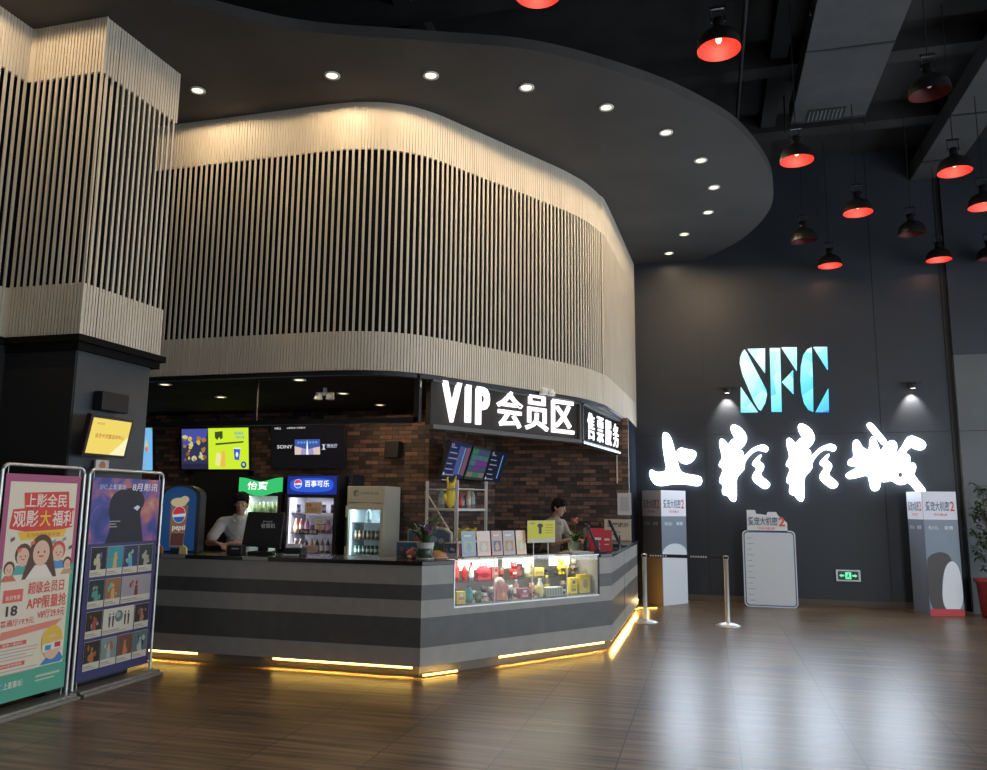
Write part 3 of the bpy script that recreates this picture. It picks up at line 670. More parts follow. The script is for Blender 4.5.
# light strip above the VIP sign washing the underside
for fr_, L_, nm in ((FS, LS, 'front'), (FS2, LS2, 'side')):
    o = tag(MB().mat(E((.85,.92,1.), 1.4)).box(.1, L_-.1, .02, .05, 0, .015).build('light_strip', loc=W(fr_, 0, 0, ZS1+.032), rot=(0,0,fr_[2])), f'thin white light strip along the top of the {"VIP letter" if nm=="front" else "slanted ticket"} sign', 'light')
# twin emergency lamps
def twin(fr_, lx, ly, z, label, hang=False):
    o = thing('emergency_light', label, 'lamp', W(fr_, lx, ly, z), fr_[2], 'twin emergency lamps')
    MB().mat(M_WHITE).box(-.11,.11,-.03,.03,-.02,.02).build('housing', o, bevel=.006)
    for s in (-1, 1):
        MB().mat(M_WHITE).lathe([(0,.05),(.03,.045),(.05,0),(.055,-.03),(.045,-.035),(.0,-.02)], (s*.075,-.03,-.04), 16).build('lamp_head', o)
    return o
a = LP(FS, 548, 391, -.14); twin(FS, a[0], -.1, a[1]+.02, 'white twin emergency lamp above the VIP sign characters')
p = atz(325, 394, 2.93); o = twin((p.x, p.y, .2), 0, 0, 2.93, 'white twin emergency lamp under the brown soffit')
MB().mat(M_WHITE).box(-.02,.02,-.02,.02,0,.075).build('ceiling_mount', o)

# ================================================================== COUNTER
A0, A1, A2, A3 = (-8.6, 7.2), (-2.62, 7.2), (-1.08, 9.25), (-1.08, 12.72)
I1, I2, I3 = (-2.93, 7.8), (-1.68, 9.46), (-1.68, 12.72)
FD = frame(A1, A2); LD = math.dist(A1, A2)
BANDS = [(.10, .27, 0), (.27, .54, 1), (.54, .70, 0), (.70, .84, 1), (.84, 1.02, 0)]
WZ = .605
ct = thing('service_counter', 'long angled service counter with grey stripes and a black top', 'counter', (A1[0], A1[1], 0))
def rel(p): return (p[0]-A1[0], p[1]-A1[1])
def strip(poly, z0, z1, mb):
    for a, b, k in BANDS:
        a, b = max(a, z0), min(b, z1)
        if b > a+.001: mb.mat(M_DGREY if k else M_LGREY).slab([rel(p) for p in poly], a, b)
m = MB(); strip([A0, A1, I1, (A0[0], 7.8)], 0, 1.1, m); m.build('left_front', ct)
m = MB(); strip([A1, A2, I2, I1], 0, WZ, m)
S0_, S1_ = .37, 2.37
def D(s, d): w = W(FD, s, d, 0); return (w[0], w[1])
strip([A1, D(S0_-.005, 0), D(S0_-.005, .55), I1], WZ, 1.1, m); strip([D(S1_+.005, 0), A2, I2, D(S1_+.005, .55)], WZ, 1.1, m)
strip([D(S0_-.005, .505), D(S1_+.005, .505), D(S1_+.005, .6), D(S0_-.005, .6)], WZ, 1.1, m)
m.build('angled_front', ct)
m = MB(); strip([A2, A3, I3, I2], 0, 1.1, m)
m.mat(M_BLACK).box(1.539, 1.542, 3.5, 3.506, .1, 1.02); m.build('side_front', ct)
def off(p, dx, dy): return (p[0]+dx, p[1]+dy)
wt = MB().mat(M_TOP).slab([rel(q) for q in (off(A0,0,-.02), off(A1,.01,-.02), D(S0_-.005,-.02), D(S0_-.005,.6), I1, (A0[0], 7.82))], 1.02, 1.06)
wt.slab([rel(q) for q in (D(S1_+.005,-.02), off(A2,.02,-.01), off(A3,.02,0), off(I3,-.02,0), off(I2,-.02,0), D(S1_+.005,.6))], 1.02, 1.06)
wt.build('worktop', ct, bevel=.004)
pl = MB().mat(P((.13,.115,.09), .6)).slab([rel(q) for q in ((A0[0], 7.27), off(A1,-.03,.07), off(A2,-.07,.02), off(A3,-.07,0), I3, I2, I1, (A0[0], 7.8))], 0, .1); pl.build('plinth', ct)
# warm toe-kick strips
M_STRIP = E((1., .62, .12), 4.)
def toe(p, q, z, lab, e=16):
    L = math.dist(p, q); f = frame(p, q)
    o = tag(MB().mat(M_STRIP).box(0, L, -.01, .0, -.010, .008).build('light_strip', loc=(p[0], p[1], z), rot=(0,0,f[2])), lab, 'light')
    light('AREA', W(f, L/2, -.012, z+.006), e*L*1.7, (1., .60, .14), (L, .01), rot=(.75, 0, f[2]))
toe((-8.4, 7.22), (-5.0, 7.22), .088, 'warm yellow light strip under the counter behind the film poster stands')
toe((-4.15, 7.22), (-2.70, 7.22), .088, 'warm yellow light strip under the striped counter, left of its front corner')
a, b = D(.02, -.02), D(.4, -.035); toe(a, b, .03, 'loose warm light strip hanging to the floor at the counter corner', 10)
a, b = D(.95, .022), D(2.45, .022); toe(a, b, .088, 'warm yellow light strip under the glass display case')
toe((-1.105, 9.33), (-1.105, 12.6), .088, 'warm yellow light strip under the short side of the counter', 20)
p = (-1.0, 12.9); tag(MB().mat(M_STRIP).tube([(0,0,.012), (.06,.05,.03), (.03,.12,.03), (.16,.2,.012), (.3,.35,.012)], .008, 6).build('light_strip', loc=(-1.12, 12.75, 0)), 'curled end of warm light strip on the floor by the standee box', 'light')
light('POINT', (-.98, 12.98, .12), 4, (1., .62, .18), .03)

# small acrylic price plates along the worktop edge
for x0, x1, lab in ((161,185,'small grey plate on the counter edge below the soft drink machine'), (243,268,'small grey plate on the counter edge below the till screen')):
    a = aty(x0, 556, 7.18); b = aty(x1, 556, 7.18)
    o = tag(MB().mat(P((.30,.31,.29), .3)).box(0, b.x-a.x, -.004, 0, 0, .035).build('price_plate', loc=(a.x, 7.178, 1.024)), lab, 'sign', 'plates on the counter edge')

# ------------------------------------------------------------------ display case
dc = thing('display_case', 'lit glass display case set into the front of the counter', 'display case', W(FD, S0_, 0, WZ+.007), FD[2]); LC = S1_-S0_; HC = 1.055-WZ
m = MB().mat(mat('case_grey', (.16,.15,.13), .5)).box(.0, LC, .02, .48, 0, .012).box(0, LC, .47, .49, 0, HC-.01).mat(M_LGREY).box(0, .012, .01, .48, 0, HC-.01).box(LC-.012, LC, .01, .48, 0, HC-.01); m.build('case_body', dc)
m = MB().mat(M_ALU).box(0, LC, -.004, .01, -.006, .008).box(0, .012, -.004, .01, 0, HC).box(0, LC, -.004, .01, HC-.014, HC-.004)
for s in (.5, 1.0, 1.5): m.box(s, s+.006, -.004, .008, 0, HC-.02)
m.mat(M_BLACK).box(LC-.016, LC, -.004, .012, 0, HC); m.build('case_frame', dc)
MB().mat(M_GLASS).box(.012, LC-.016, -.001, .003, .008, HC-.012).build('front_glass', dc)
MB().mat(M_GLASS).box(0, LC, 0, .5, HC-.013, HC-.006).build('top_glass', dc)
sh = MB().mat(M_GLASS).box(.02, LC-.02, .2, .46, .2, .206); sh.build('glass_shelf', dc)
bl = MB().mat(E((1., 1., .93), 2.6))
for a, b in ((.05,.33), (.38,.9), (.98,1.42), (1.66,1.97)): bl.box(a, b, .455, .465, HC-.15, HC-.03)
bl.build('light_panel', dc)
light('AREA', W(FD, S0_+LC/2, .2, WZ+HC-.03), 9, (1., 1., .92), (LC*.9, .2), rot=(0, 0, FD[2]))
def item(mb, name, s, d, z, label, cat='toy', rz=0., group=None):
    w = W(FD, S0_+s, d, WZ+z+.012); o = mb.build(name, loc=w, rot=(0,0,FD[2]+rz)); return tag(o, label, cat, group)
def fig(c1, c2, c3, s=1.):       # little figure toy: body, head, ears, arms, feet
    m = MB().mat(P(c1)).ball((0,0,.055*s), (.035*s,.028*s,.045*s), 10).ball((-.018*s,-.005*s,.012*s), (.016*s,.02*s,.013*s), 8).ball((.018*s,-.005*s,.012*s), (.016*s,.02*s,.013*s), 8)
    m.ball((-.038*s,-.005*s,.065*s), (.012*s,.012*s,.026*s), 8).ball((.038*s,-.005*s,.065*s), (.012*s,.012*s,.026*s), 8)
    m.mat(P(c2)).ball((0,-.004*s,.12*s), (.034*s,.03*s,.032*s), 12).ball((-.025*s,0,.148*s), .011*s, 8).ball((.025*s,0,.148*s), .011*s, 8)
    m.mat(P(c3)).ball((-.012*s,-.033*s,.124*s), .005*s, 6).ball((.012*s,-.033*s,.124*s), .005*s, 6).box(-.02*s,.02*s,-.032*s,-.02*s,.04*s,.06*s); return m
def bot(c, lc, cap, h=.2, r=.03):
    return MB().mat(P(c, .3)).lathe([(0,0),(r,.002),(r,h*.66),(r*.45,h*.84),(r*.4,h*.93),(0,h*.93)], n=16).mat(P(lc)).lathe([(r+.001,h*.2),(r+.001,h*.55)], n=16).mat(P(cap)).lathe([(r*.48,h*.9),(r*.48,h),(0,h)], n=12)
def mug(c, c2, h=.1, r=.036):
    return MB().mat(P(c, .3)).lathe([(0,0),(r*.85,.0),(r,h),(r*.9,h),(r*.78,.01)], n=18).tube([(r*.9,0,h*.8),(r*1.5,0,h*.7),(r*1.5,0,h*.35),(r*.85,0,h*.25)], .005, 6).mat(P(c2)).lathe([(r*.93,h*.35),(r*.99,h*.7)], n=18)
def carton(w, d, h, c, c2, c3):
    return MB().mat(P(c)).box(-w/2, w/2, -d/2, d/2, 0, h).mat(P(c2)).rect(-w*.4, w*.4, h*.12, h*.55, -d/2-.001).mat(P(c3)).disc(0, h*.72, w*.22, h*.13, -d/2-.002).rect(-w*.3, w*.3, h*.2, h*.28, -d/2-.002)
Y1, RD, BLK, TEAL, GRN, PNK, WHT, BRN, BLU = (.75,.62,.05), (.55,.03,.03), (.03,.03,.03), (.05,.25,.32), (.06,.14,.06), (.6,.2,.22), (.7,.7,.66), (.2,.1,.05), (.05,.12,.35)
item(fig((.25,.25,.24), (.4,.4,.38), BLK), 'toy_figure', .085, .2, .012, 'grey toy figure at the near end of the display case floor')
item(carton(.1,.05,.12,Y1,(.65,.3,.05),WHT), 'toy_box', .14, .09, .012, 'small yellow toy box at the near end of the display case')
item(fig(BLK, (.08,.08,.08), RD, 1.3), 'toy_figure', .08, .3, .206, 'black toy figure on the glass shelf near the case\'s left end')
item(bot(TEAL,(.1,.35,.4),BLK,.17,.04), 'drink_flask', .27, .12, .012, 'squat teal flask with black cap on the display case floor', 'flask')
item(bot(RD,(.6,.08,.05),RD,.2,.033), 'drink_bottle', .24, .3, .206, 'red bottle left of its twin on the glass shelf', 'bottle', 0, 'red bottles on the glass shelf')
item(bot(RD,(.45,.02,.02),WHT,.17,.028), 'drink_bottle', .33, .28, .206, 'slim red bottle with a white cap on the glass shelf', 'bottle', 0, 'red bottles on the glass shelf')
item(bot((.3,.5,.6),WHT,RD,.16,.02), 'drink_bottle', .41, .27, .206, 'thin pale blue bottle with red cap on the glass shelf', 'bottle')
item(mug(GRN,(.2,.25,.1)), 'mug', .38, .11, .012, 'dark green mug on the display case floor', 'mug')
item(fig(WHT,BLK,RD,.95), 'toy_figure', .46, .13, .012, 'white toy figure with black head on the case floor')
item(mug((.35,.35,.3),GRN,.09), 'mug', .45, .3, .012, 'grey-green mug behind the white and black figure', 'mug')
rb = MB().mat(P((.42,.03,.05))).ball((0,0,.07), (.1,.045,.07), 14).box(-.08,.08,-.03,.03,0,.04).mat(P((.2,.01,.02))).tube([(-.05,0,.12),(-.03,0,.17),(.03,0,.17),(.05,0,.12)], .006, 6).box(-.03,.03,-.047,-.04,.06,.07)
item(rb, 'handbag', .6, .32, .206, 'dark red gift handbag standing on the glass shelf', 'bag')
pk = MB().mat(P((.6,.22,.2))).slab([(-.07,-.03),(.07,-.03),(.06,.04),(-.06,.04)],0,.16).mat(P((.8,.55,.45))).ball((-.02,-.01,.18), (.06,.045,.05), 12).mat(P((.8,.45,.1))).prism([(-.02,.05),(.01,.1),(.04,.06),(.02,.02)],-.036,-.03)
item(pk, 'gift_bag', .68, .13, .012, 'salmon pink gift bag in the middle of the display case', 'bag')
item(fig(RD,(.5,.05,.05),WHT,1.1), 'toy_figure', .96, .26, .206, 'red toy figure with white eyes on the glass shelf')
item(fig((.1,.1,.1),WHT,BLK,.9), 'toy_figure', .82, .14, .012, 'toy figure with white head right of the pink gift bag')
item(carton(.13,.06,.1,(.3,.1,.12),PNK,WHT), 'toy_box', .98, .12, .012, 'dark red toy box below the red figure')
item(carton(.1,.05,.14,BLK,(.15,.12,.1),RD), 'toy_box', 1.07, .32, .206, 'black toy box with a red spot on the glass shelf')
item(mug(WHT,(.5,.3,.3),.1), 'mug', .88, .32, .012, 'white and pink mug behind the dark red box', 'mug')
item(bot((.75,.72,.4),WHT,Y1,.2,.028), 'drink_bottle', 1.17, .28, .206, 'pale yellow bottle standing by the middle light panel gap', 'bottle')
item(bot((.85,.85,.6),(.8,.7,.2),WHT,.19,.035), 'drink_bottle', 1.2, .1, .012, 'bright cream bottle on the case floor right of centre', 'bottle')
item(carton(.14,.06,.09,(.5,.42,.15),(.3,.2,.05),Y1), 'toy_box', 1.36, .32, .206, 'ochre toy box on the glass shelf right of centre')
cr_ = MB().mat(P((.42,.47,.38))).box(-.12,.12,-.06,.06,0,.09).mat(P((.2,.25,.15)))
for i in range(6): cr_.box(-.11+i*.038,-.09+i*.038,-.061,-.06,.01,.08)
item(cr_, 'toy_crate', 1.38, .12, .012, 'pale green crate on the case floor', 'crate')
cb = MB().mat(P(BLK)).box(-.09,.09,-.04,.04,.0,.03).box(-.05,.06,-.03,.03,.03,.055)
for x in (-.06,.06):
    for y in (-.042,.042): cb.lathe([(0,-.005),(.018,-.005),(.018,.005),(0,.005)], (x,y,.012), 12, 'y')
item(cb, 'toy_car', 1.53, .32, .214, 'black toy car on the glass shelf', 'toy')
item(fig(Y1,(.8,.7,.1),BLK,1.25), 'toy_figure', 1.69, .3, .206, 'yellow toy figure on the glass shelf near the right end')
item(carton(.1,.06,.17,(.8,.65,.02),(.6,.45,.02),BRN), 'toy_box', 1.73, .16, .012, 'tall bright yellow toy box near the right end of the case')
item(fig((.3,.25,.2),(.4,.38,.3),BLK,1.1), 'toy_figure', 1.91, .32, .206, 'brown toy figure on the shelf near the case\'s right end')
for k_, (s_, d_, z_, mk, lb, ct_) in enumerate([
 (.17,.22,.012, lambda: bot((.05,.05,.06),(.3,.3,.3),RD,.15,.03), 'black bottle behind the small yellow toy box at the near end', 'bottle'),
 (.17,.33,.206, lambda: carton(.06,.05,.13,(.5,.03,.03),(.6,.1,.1),WHT), 'narrow red carton on the shelf beside the black figure', 'box'),
 (.33,.2,.012, lambda: mug((.12,.14,.12),(.3,.3,.25),.1), 'dark mug tucked behind the squat teal flask', 'mug'),
 (.55,.12,.012, lambda: fig((.1,.12,.16),(.5,.45,.4),RD,.9), 'navy toy figure with pale head left of the pink gift bag', 'toy'),
 (.46,.34,.206, lambda: bot(RD,(.7,.7,.6),BLK,.18,.028), 'red bottle with cream label and black cap, left of the red handbag', 'bottle'),
 (.76,.34,.206, lambda: carton(.09,.05,.12,(.35,.08,.06),(.5,.2,.15),BLK), 'dark red carton on the shelf right of the red handbag', 'box'),
 (.87,.36,.206, lambda: mug((.16,.1,.09),(.4,.1,.1),.11), 'brown mug on the shelf left of the red figure with white eyes', 'mug'),
 (1.0,.26,.012, lambda: bot((.45,.2,.2),(.6,.5,.5),WHT,.18,.03), 'dusty pink bottle behind the dark red toy box', 'bottle'),
 (1.1,.12,.012, lambda: fig((.5,.2,.1),(.7,.4,.2),BLK,.95), 'orange-brown toy figure left of the bright cream bottle', 'toy'),
 (1.25,.33,.206, lambda: carton(.05,.05,.15,(.7,.62,.2),(.5,.4,.1),BRN), 'tall thin mustard carton right of the pale yellow bottle', 'box'),
 (1.28,.26,.012, lambda: mug((.5,.4,.1),(.7,.6,.2),.1), 'ochre mug between the cream bottle and the green crate', 'mug'),
 (1.45,.27,.012, lambda: bot((.12,.1,.05),(.6,.5,.1),Y1,.2,.03), 'dark bottle with a yellow label rising behind the green crate', 'bottle'),
 (1.56,.13,.012, lambda: fig(BLK,(.25,.2,.1),WHT,.95), 'small black and brown toy figure right of the green crate', 'toy'),
 (1.80,.33,.206, lambda: mug((.6,.5,.05),(.3,.2,.05),.1), 'yellow mug on the shelf right of the yellow figure', 'mug')]):
    item(mk(), {'bottle':'drink_bottle','box':'toy_box','mug':'mug','toy':'toy_figure'}[ct_], s_, d_, z_, lb, ct_)
yb = MB().mat(P((.6,.45,.04))).slab([(-.08,-.04),(.08,-.04),(.075,.04),(-.075,.04)],0,.2).mat(P((.35,.2,.03))).tube([(-.04,-.03,.2),(-.02,-.03,.25),(.02,-.03,.25),(.04,-.03,.2)], .004, 6).disc(0,.1,.04,.05,-.041)
item(yb, 'gift_bag', 1.88, .14, .012, 'yellow gift bag with a brown disc at the right end of the case', 'bag')

# ------------------------------------------------------------------ on the counter, left section
TZ = 1.06
def cx_at(px, Y): return aty(px, 540, Y).x
# soft drink machine
xl, xr = cx_at(161, 7.5), cx_at(193, 7.5); w = (xr-xl)
dm = thing('drink_dispenser', 'rounded black soft drink machine with a blue cola picture front', 'dispenser', ((xl+xr)/2+.02, 7.5, TZ), .42)
arc = [(w/2-.05-w*.42+w*.42*math.cos(a), .60+.1*math.sin(a)) for a in [PI*i/10 for i in range(11)]]
pf = [(-w/2,0),(w/2,0),(w/2,.60)] + [(w/2*math.cos(PI*i/10), .60+.12*math.sin(PI*i/10)) for i in range(1,10)] + [(-w/2,.60)]
MB().mat(M_BLACK).prism(pf, 0, .32).build('machine_body', dm)
pi_ = [(x*.86-.01, z*.95+.015) for x, z in pf]
m = MB().mat(E((.015,.07,.22), .5)).flat(pi_, -.004)
m.mat(E((.28,.14,.07), .5)).flat([(-.09,.06),(.05,.06),(.08,.50),(-.1,.50)], -.006).mat(E((.6,.5,.3), .6)).disc(-.02,.53,.085,.05,-.007).disc(.04,.56,.045,.04,-.0075)
m.mat(E((.7,.75,.8), .6)).disc(-.01,.40,.068,.09,-.008,24).mat(E((.55,.03,.05), .6)).disc(-.01,.405,.062,.08,-.009,16,.1,PI+.1).mat(E((.03,.10,.4), .6)).disc(-.01,.39,.06,.075,-.009,16,PI+.25,2*PI-.15)
m.mat(E((.8,.8,.8), .6)).text('pepsi', -.07, .06, .22, .29, -.009, .01).mat(E((.1,.04,.03), .5)).flat([(-.085,.07),(.045,.07),(.055,.2),(-.08,.2)], -.0085)
m.build('picture_front', dm)
MB().mat(M_BLACK).box(-.06,.06,-.08,0,0,.045).build('drip_tray', dm)
light('AREA', (xl+w*.6, 7.3, 1.5), .4, (.6,.8,1.), (.2,.4), rot=(PI/2,0,0))
# small things beside it
for px_, c, lab in ((160,(.45,.18,.05),'small orange snack packet at the foot of the drink machine'), (184,(.75,.6,.2),'small folded yellow card beside the drink machine')):
    tag(MB().mat(P(c)).prism([(-.04,0),(.04,0),(.035,.06),(.0,.09),(-.035,.07)],-.015,.015).build('snack_packet' if px_==160 else 'folded_card', loc=(cx_at(px_,7.3),7.3,TZ), rot=(0,0,.2)), lab, 'packet' if px_==160 else 'card')
# till screen seen from the back
xl, xr = cx_at(247, 7.6), cx_at(283, 7.6); w = xr-xl
ti = thing('till_screen', 'black till screen seen from behind, with small white characters', 'till', ((xl+xr)/2, 7.55, TZ), .2)
MB().mat(M_BLACK).prism([(-w/2-.01,.08),(w/2-.02,.06),(w/2+.01,.43),(-w/2+.04,.44)], 0, .04).build('screen_back', ti, bevel=.008)
MB().mat(M_BLACK).box(-.05,.05,.02,.07,0,.2).slab([(-.13,-.06),(.13,-.06),(.1,.14),(-.1,.14)],0,.03).build('stand', ti, bevel=.004)
m = MB().mat(P((.6,.6,.6))).text('收银机', -.02, .13, .27, .32, -.002, .02).text('POS', 0, .1, .33, .345, -.002, .01).build('lettering', ti)
sc = thing('barcode_scanner', 'small black scanner box in front of the till screen', 'scanner', (cx_at(243,7.45), 7.34, TZ), .1)
MB().mat(M_BLACK).box(-.08,.08,-.05,.06,0,.1).build('scanner_body', sc, bevel=.01); MB().mat(P((.3,.3,.32),.2)).rect(-.03,.05,.06,.075,-.051).build('scanner_window', sc)
rp = thing('receipt_printer', 'black receipt printer with white paper beside the till', 'printer', (cx_at(296,7.5), 7.5, TZ), .1)
MB().mat(M_BLACK).box(-.09,.09,-.07,.09,0,.08).build('printer_body', rp, bevel=.01)
MB().mat(M_WHITE).box(-.085,.06,-.03,.02,.082,.12).box(-.09,.07,-.09,-.07,.005,.018).build('paper_roll', rp)

# hooded speaker and angled info screen on the pier
FP = frame((-5.27, 5.6), (-5.27, 6.55))
sk = thing('loudspeaker', 'black box loudspeaker mounted on the pier above the yellow screen', 'speaker', (-5.27, 6.0, 2.40), PI/2)
MB().mat(M_BLACK).box(-.17,.17,-.1,0,0,.17).build('speaker_box', sk, bevel=.008); MB().mat(M_BLACKM).rect(-.16,.16,.01,.16,-.102).build('speaker_grille', sk)
a = LP(FP, 83, 460, -.05); b = LP(FP, 129, 419, -.05)
ys = thing('wall_screen', 'yellow lit screen with red Chinese characters tilted forward on the pier', 'screen', (-5.19, 5.86, 1.98), PI/2)
q = Matrix.Translation((0,-.06,0)) @ Matrix.Rotation(.2, 4, 'X') @ Matrix.Diagonal((.9, 1, 1, 1))
def tilted(mb, name, par): mb.T = q; mb.v = [tuple(q @ Vector(v)) for v in mb.v]; return mb.build(name, par)
tilted(MB().mat(mat('dark_wood_frame', (.04,.02,.02), .35)).box(-.29,.29,-.0,.05,0,.36), 'screen_frame', ys)
m = MB().mat(E((.88,.68,.14), 1.)).rect(-.26,.26,.025,.335,-.002).mat(E((.95,.85,.5), 1.05)).flat([(.05,.025),(.26,.025),(.26,.2)], -.003)
m.mat(E((.6,.12,.04), .8)).text('会员卡优惠活动中心', -.19,.2,.165,.205,-.004,.01).mat(E((.35,.25,.1), .8)).text('会员服务', -.2,-.1,.28,.3,-.004)
tilted(m, 'screen_picture', ys)
MB().mat(M_BLACK).box(-.04,.04,-.01,-.07+.14,.1,.25).build('wall_bracket', ys)
ah = tag(MB().mat(P((.5,.46,.44),.3)).box(-.08,.08,-.02,.0,0,.1).mat(P((.5,.2,.08))).disc(0,.05,.04,.04,-.021).build('leaflet_holder', loc=(-5.24, 5.95, 1.86), rot=(0,0,PI/2)), 'small clear leaflet holder fixed to the pier under the yellow screen', 'holder')

# ================================================================== POSTER STANDS (left foreground)
XP = -5.12
def poster_stand(y0, y1, label, art, tint):
    """frame in the plane X = XP, local x runs along +Y"""
    o = thing('poster_stand', label, 'poster stand', (XP, y0, 0), PI/2); w = y1-y0
    fr_ = MB().mat(M_CHROME); r = .06; pts = [(0,0,.02)] + [(r-r*math.cos(a), 0, 1.87-r+r*math.sin(a)) for a in [PI/2*i/6 for i in range(7)]] + [(w-r+r*math.sin(a), 0, 1.87-r+r*math.cos(a)) for a in [PI/2*i/6 for i in range(7)]] + [(w,0,.02)]
    fr_.tube(pts, .0135, 10).build('tube_frame', o)
    b = MB().mat(M_ALU).prism([(-.02,0),(w+.0,0),(w,.025),(-.02,.025)], -.15, .12).box(-.02, w, -.11, .08, .025, .045); b.build('base', o, bevel=.004)
    s = MB().mat(mat('banner_back', (.3,.3,.3), .6)).box(.035, w-.04, -.004, .001, .10, 1.80)
    s.mat(M_CHROME)
    for x in (.05, w-.055):
        s.tube([(x,0,1.80),(x,0,1.86)], .003, 5).tube([(x,0,.04),(x,0,.1)], .003, 5)
    s.build('banner_sheet', o)
    m = MB(); art(m, .035, w-.04, .10, 1.80); m.build('printed_face', o)
    return o
def art_promo(m, x0, x1, z0, z1):
    w, h = x1-x0, z1-z0
    X = lambda u: x0+u*w
    Z = lambda v: z1-v*h
    k = [0]
    def y(): k[0] += 1; return -.005-.00006*k[0]
    CR, RED_, MAG, GR_ = P((.80,.72,.58)), P((.72,.09,.07)), P((.42,.10,.22)), P((.10,.42,.30))
    R = lambda c, a, b, t, bt: m.mat(c).rect(X(a), X(b), Z(bt), Z(t), y())
    R(MAG, 0,1,0,.42); R(GR_, 0,1,.42,1); m.mat(CR).rect(X(.06), X(.95), Z(.88), Z(.035), y())
    T = lambda c, s, a, b, t, bt, bo=.0, sl=0: m.mat(c).text(s, X(a), X(b), Z(bt), Z(t), y(), bo, 0, sl)
    # red outlined headline
    m.mat(P((.70,.07,.06))).flat([(X(.24),Z(.085)),(X(.84),Z(.075)),(X(.86),Z(.155)),(X(.94),Z(.155)),(X(.93),Z(.245)),(X(.8),Z(.255)),(X(.3),Z(.262)),(X(.09),Z(.245)),(X(.12),Z(.16)),(X(.26),Z(.155))], y())
    WH = P((.85,.78,.7))
    T(WH, '上影全民', .27, .82, .088, .152, .03); T(WH, '观影', .13, .45, .165, .24, .03); T(P((.9,.62,.05)), '大', .47, .62, .165, .24, .035); T(WH, '福利', .64, .93, .165, .24, .03)
    m.mat(P((.85,.55,.06))).flat([(X(.2),Z(.262)),(X(.85),Z(.255)),(X(.82),Z(.29)),(X(.25),Z(.3))], y())
    T(P((.55,.2,.05)), '爱你所爱享影所想', .32, .76, .268, .288, .01)
    # three cheering people
    SK, HR = P((.8,.52,.38)), P((.12,.06,.04))
    def head(u, v, s, hair, long_=False, shirt=None):
        if shirt and not long_: m.mat(shirt).flat([(X(u-s*.9),Z(v+s*.48)),(X(u-s*.45),Z(v+s*.24)),(X(u+s*.45),Z(v+s*.24)),(X(u+s*.9),Z(v+s*.48))], y())
        m.mat(hair).disc(X(u), Z(v-.1*s*w/h), s*w*.62, s*w*.66, y())
        if long_: m.mat(hair).flat([(X(u-s*.6),Z(v)),(X(u+s*.6),Z(v)),(X(u+s*.95),Z(v+s*.5)),(X(u-s*.95),Z(v+s*.5))], y()).mat(shirt).flat([(X(u-s*.75),Z(v+s*.5)),(X(u-s*.3),Z(v+s*.25)),(X(u+s*.3),Z(v+s*.25)),(X(u+s*.75),Z(v+s*.5))], y())
        m.mat(SK).disc(X(u), Z(v+.06*s*w/h), s*w*.46, s*w*.56, y())
        m.mat(HR).disc(X(u-.17*s), Z(v+.02*s*w/h), .05*s*w, .06*s*w, y(), 8).disc(X(u+.17*s), Z(v+.02*s*w/h), .05*s*w, .06*s*w, y(), 8)
        m.mat(P((.7,.15,.12))).disc(X(u), Z(v+.16*s*w/h), .15*s*w, .09*s*w, y(), 10, PI, 2*PI)
    head(.3, .37, .17, HR, False, P((.1,.42,.38))); head(.76, .362, .16, P((.65,.1,.08)), False, P((.1,.32,.6)))
    head(.14, .425, .11, HR, False, P((.65,.18,.12))); head(.9, .42, .1, HR, False, P((.6,.35,.2)))
    head(.53, .355, .24, HR, True, P((.85,.76,.68)))
    for i, (u, v) in enumerate(((.12,.29),(.38,.31),(.66,.31),(.9,.34),(.22,.34),(.8,.3))): m.mat(P([(.15,.12,.1),(.8,.2,.1),(.2,.4,.35)][i%3])).flat([(X(u),Z(v)),(X(u+.05),Z(v-.01)),(X(u+.055),Z(v+.006)),(X(u+.005),Z(v+.016))], y())
    # offer
    R(P((.75,.15,.12)), .1,.34,.515,.57); T(WH, '会员专享', .13,.31,.54,.56,.01)
    T(P((.05,.05,.05)), '18', .15, .29, .585, .63, .03)
    T(RED_, '超级会员日', .4, .88, .49, .545, .02); T(RED_, 'APP限量抢', .4, .93, .555, .615, .02)
    T(RED_, '普通厅19.9元', .1, .51, .645, .675, .01); T(RED_, 'VIP厅29.9元', .55, .92, .625, .662, .01)
    m.mat(P((.78,.28,.2))).flat([(X(.12),Z(.695)),(X(.9),Z(.675)),(X(.8),Z(.705)),(X(.1),Z(.73))], y())
    for v0, tx in ((.745,'活动一享好礼'),(.835,'APP活动规则')):
        R(P((.72,.13,.1)), .1, .44, v0, v0+.018); T(WH, tx, .14, .4, v0+.003, v0+.015, .01)
        for i in range(4 if v0 < .8 else 3): R(P((.5,.45,.38)), .1, .60-(.15 if i==2 else .02*i), v0+.03+i*.014, v0+.034+i*.014)
    # cartoon child in 3D glasses
    m.mat(P((.08,.25,.55))).flat([(X(.64),Z(.875)),(X(.72),Z(.845)),(X(.9),Z(.83)),(X(.95),Z(.86)),(X(.92),Z(.875))], y())
    m.mat(P((.8,.55,.08))).disc(X(.78), Z(.775), w*.145, w*.17, y(), 20).flat([(X(.7),Z(.73)),(X(.74),Z(.715)),(X(.86),Z(.725)),(X(.82),Z(.745))], y())
    m.mat(SK).disc(X(.79), Z(.80), w*.11, w*.13, y(), 18)
    m.mat(P((.8,.55,.08))).flat([(X(.66),Z(.76)),(X(.9),Z(.752)),(X(.86),Z(.785)),(X(.8),Z(.768)),(X(.74),Z(.79)),(X(.7),Z(.775))], y())
    m.mat(P((.8,.78,.74))).flat([(X(.66),Z(.785)),(X(.92),Z(.775)),(X(.92),Z(.808)),(X(.66),Z(.818))], y())
    m.mat(P((.05,.35,.6))).rect(X(.69), X(.77), Z(.812), Z(.789), y()); m.mat(P((.6,.06,.06))).rect(X(.82), X(.9), Z(.805), Z(.782), y())
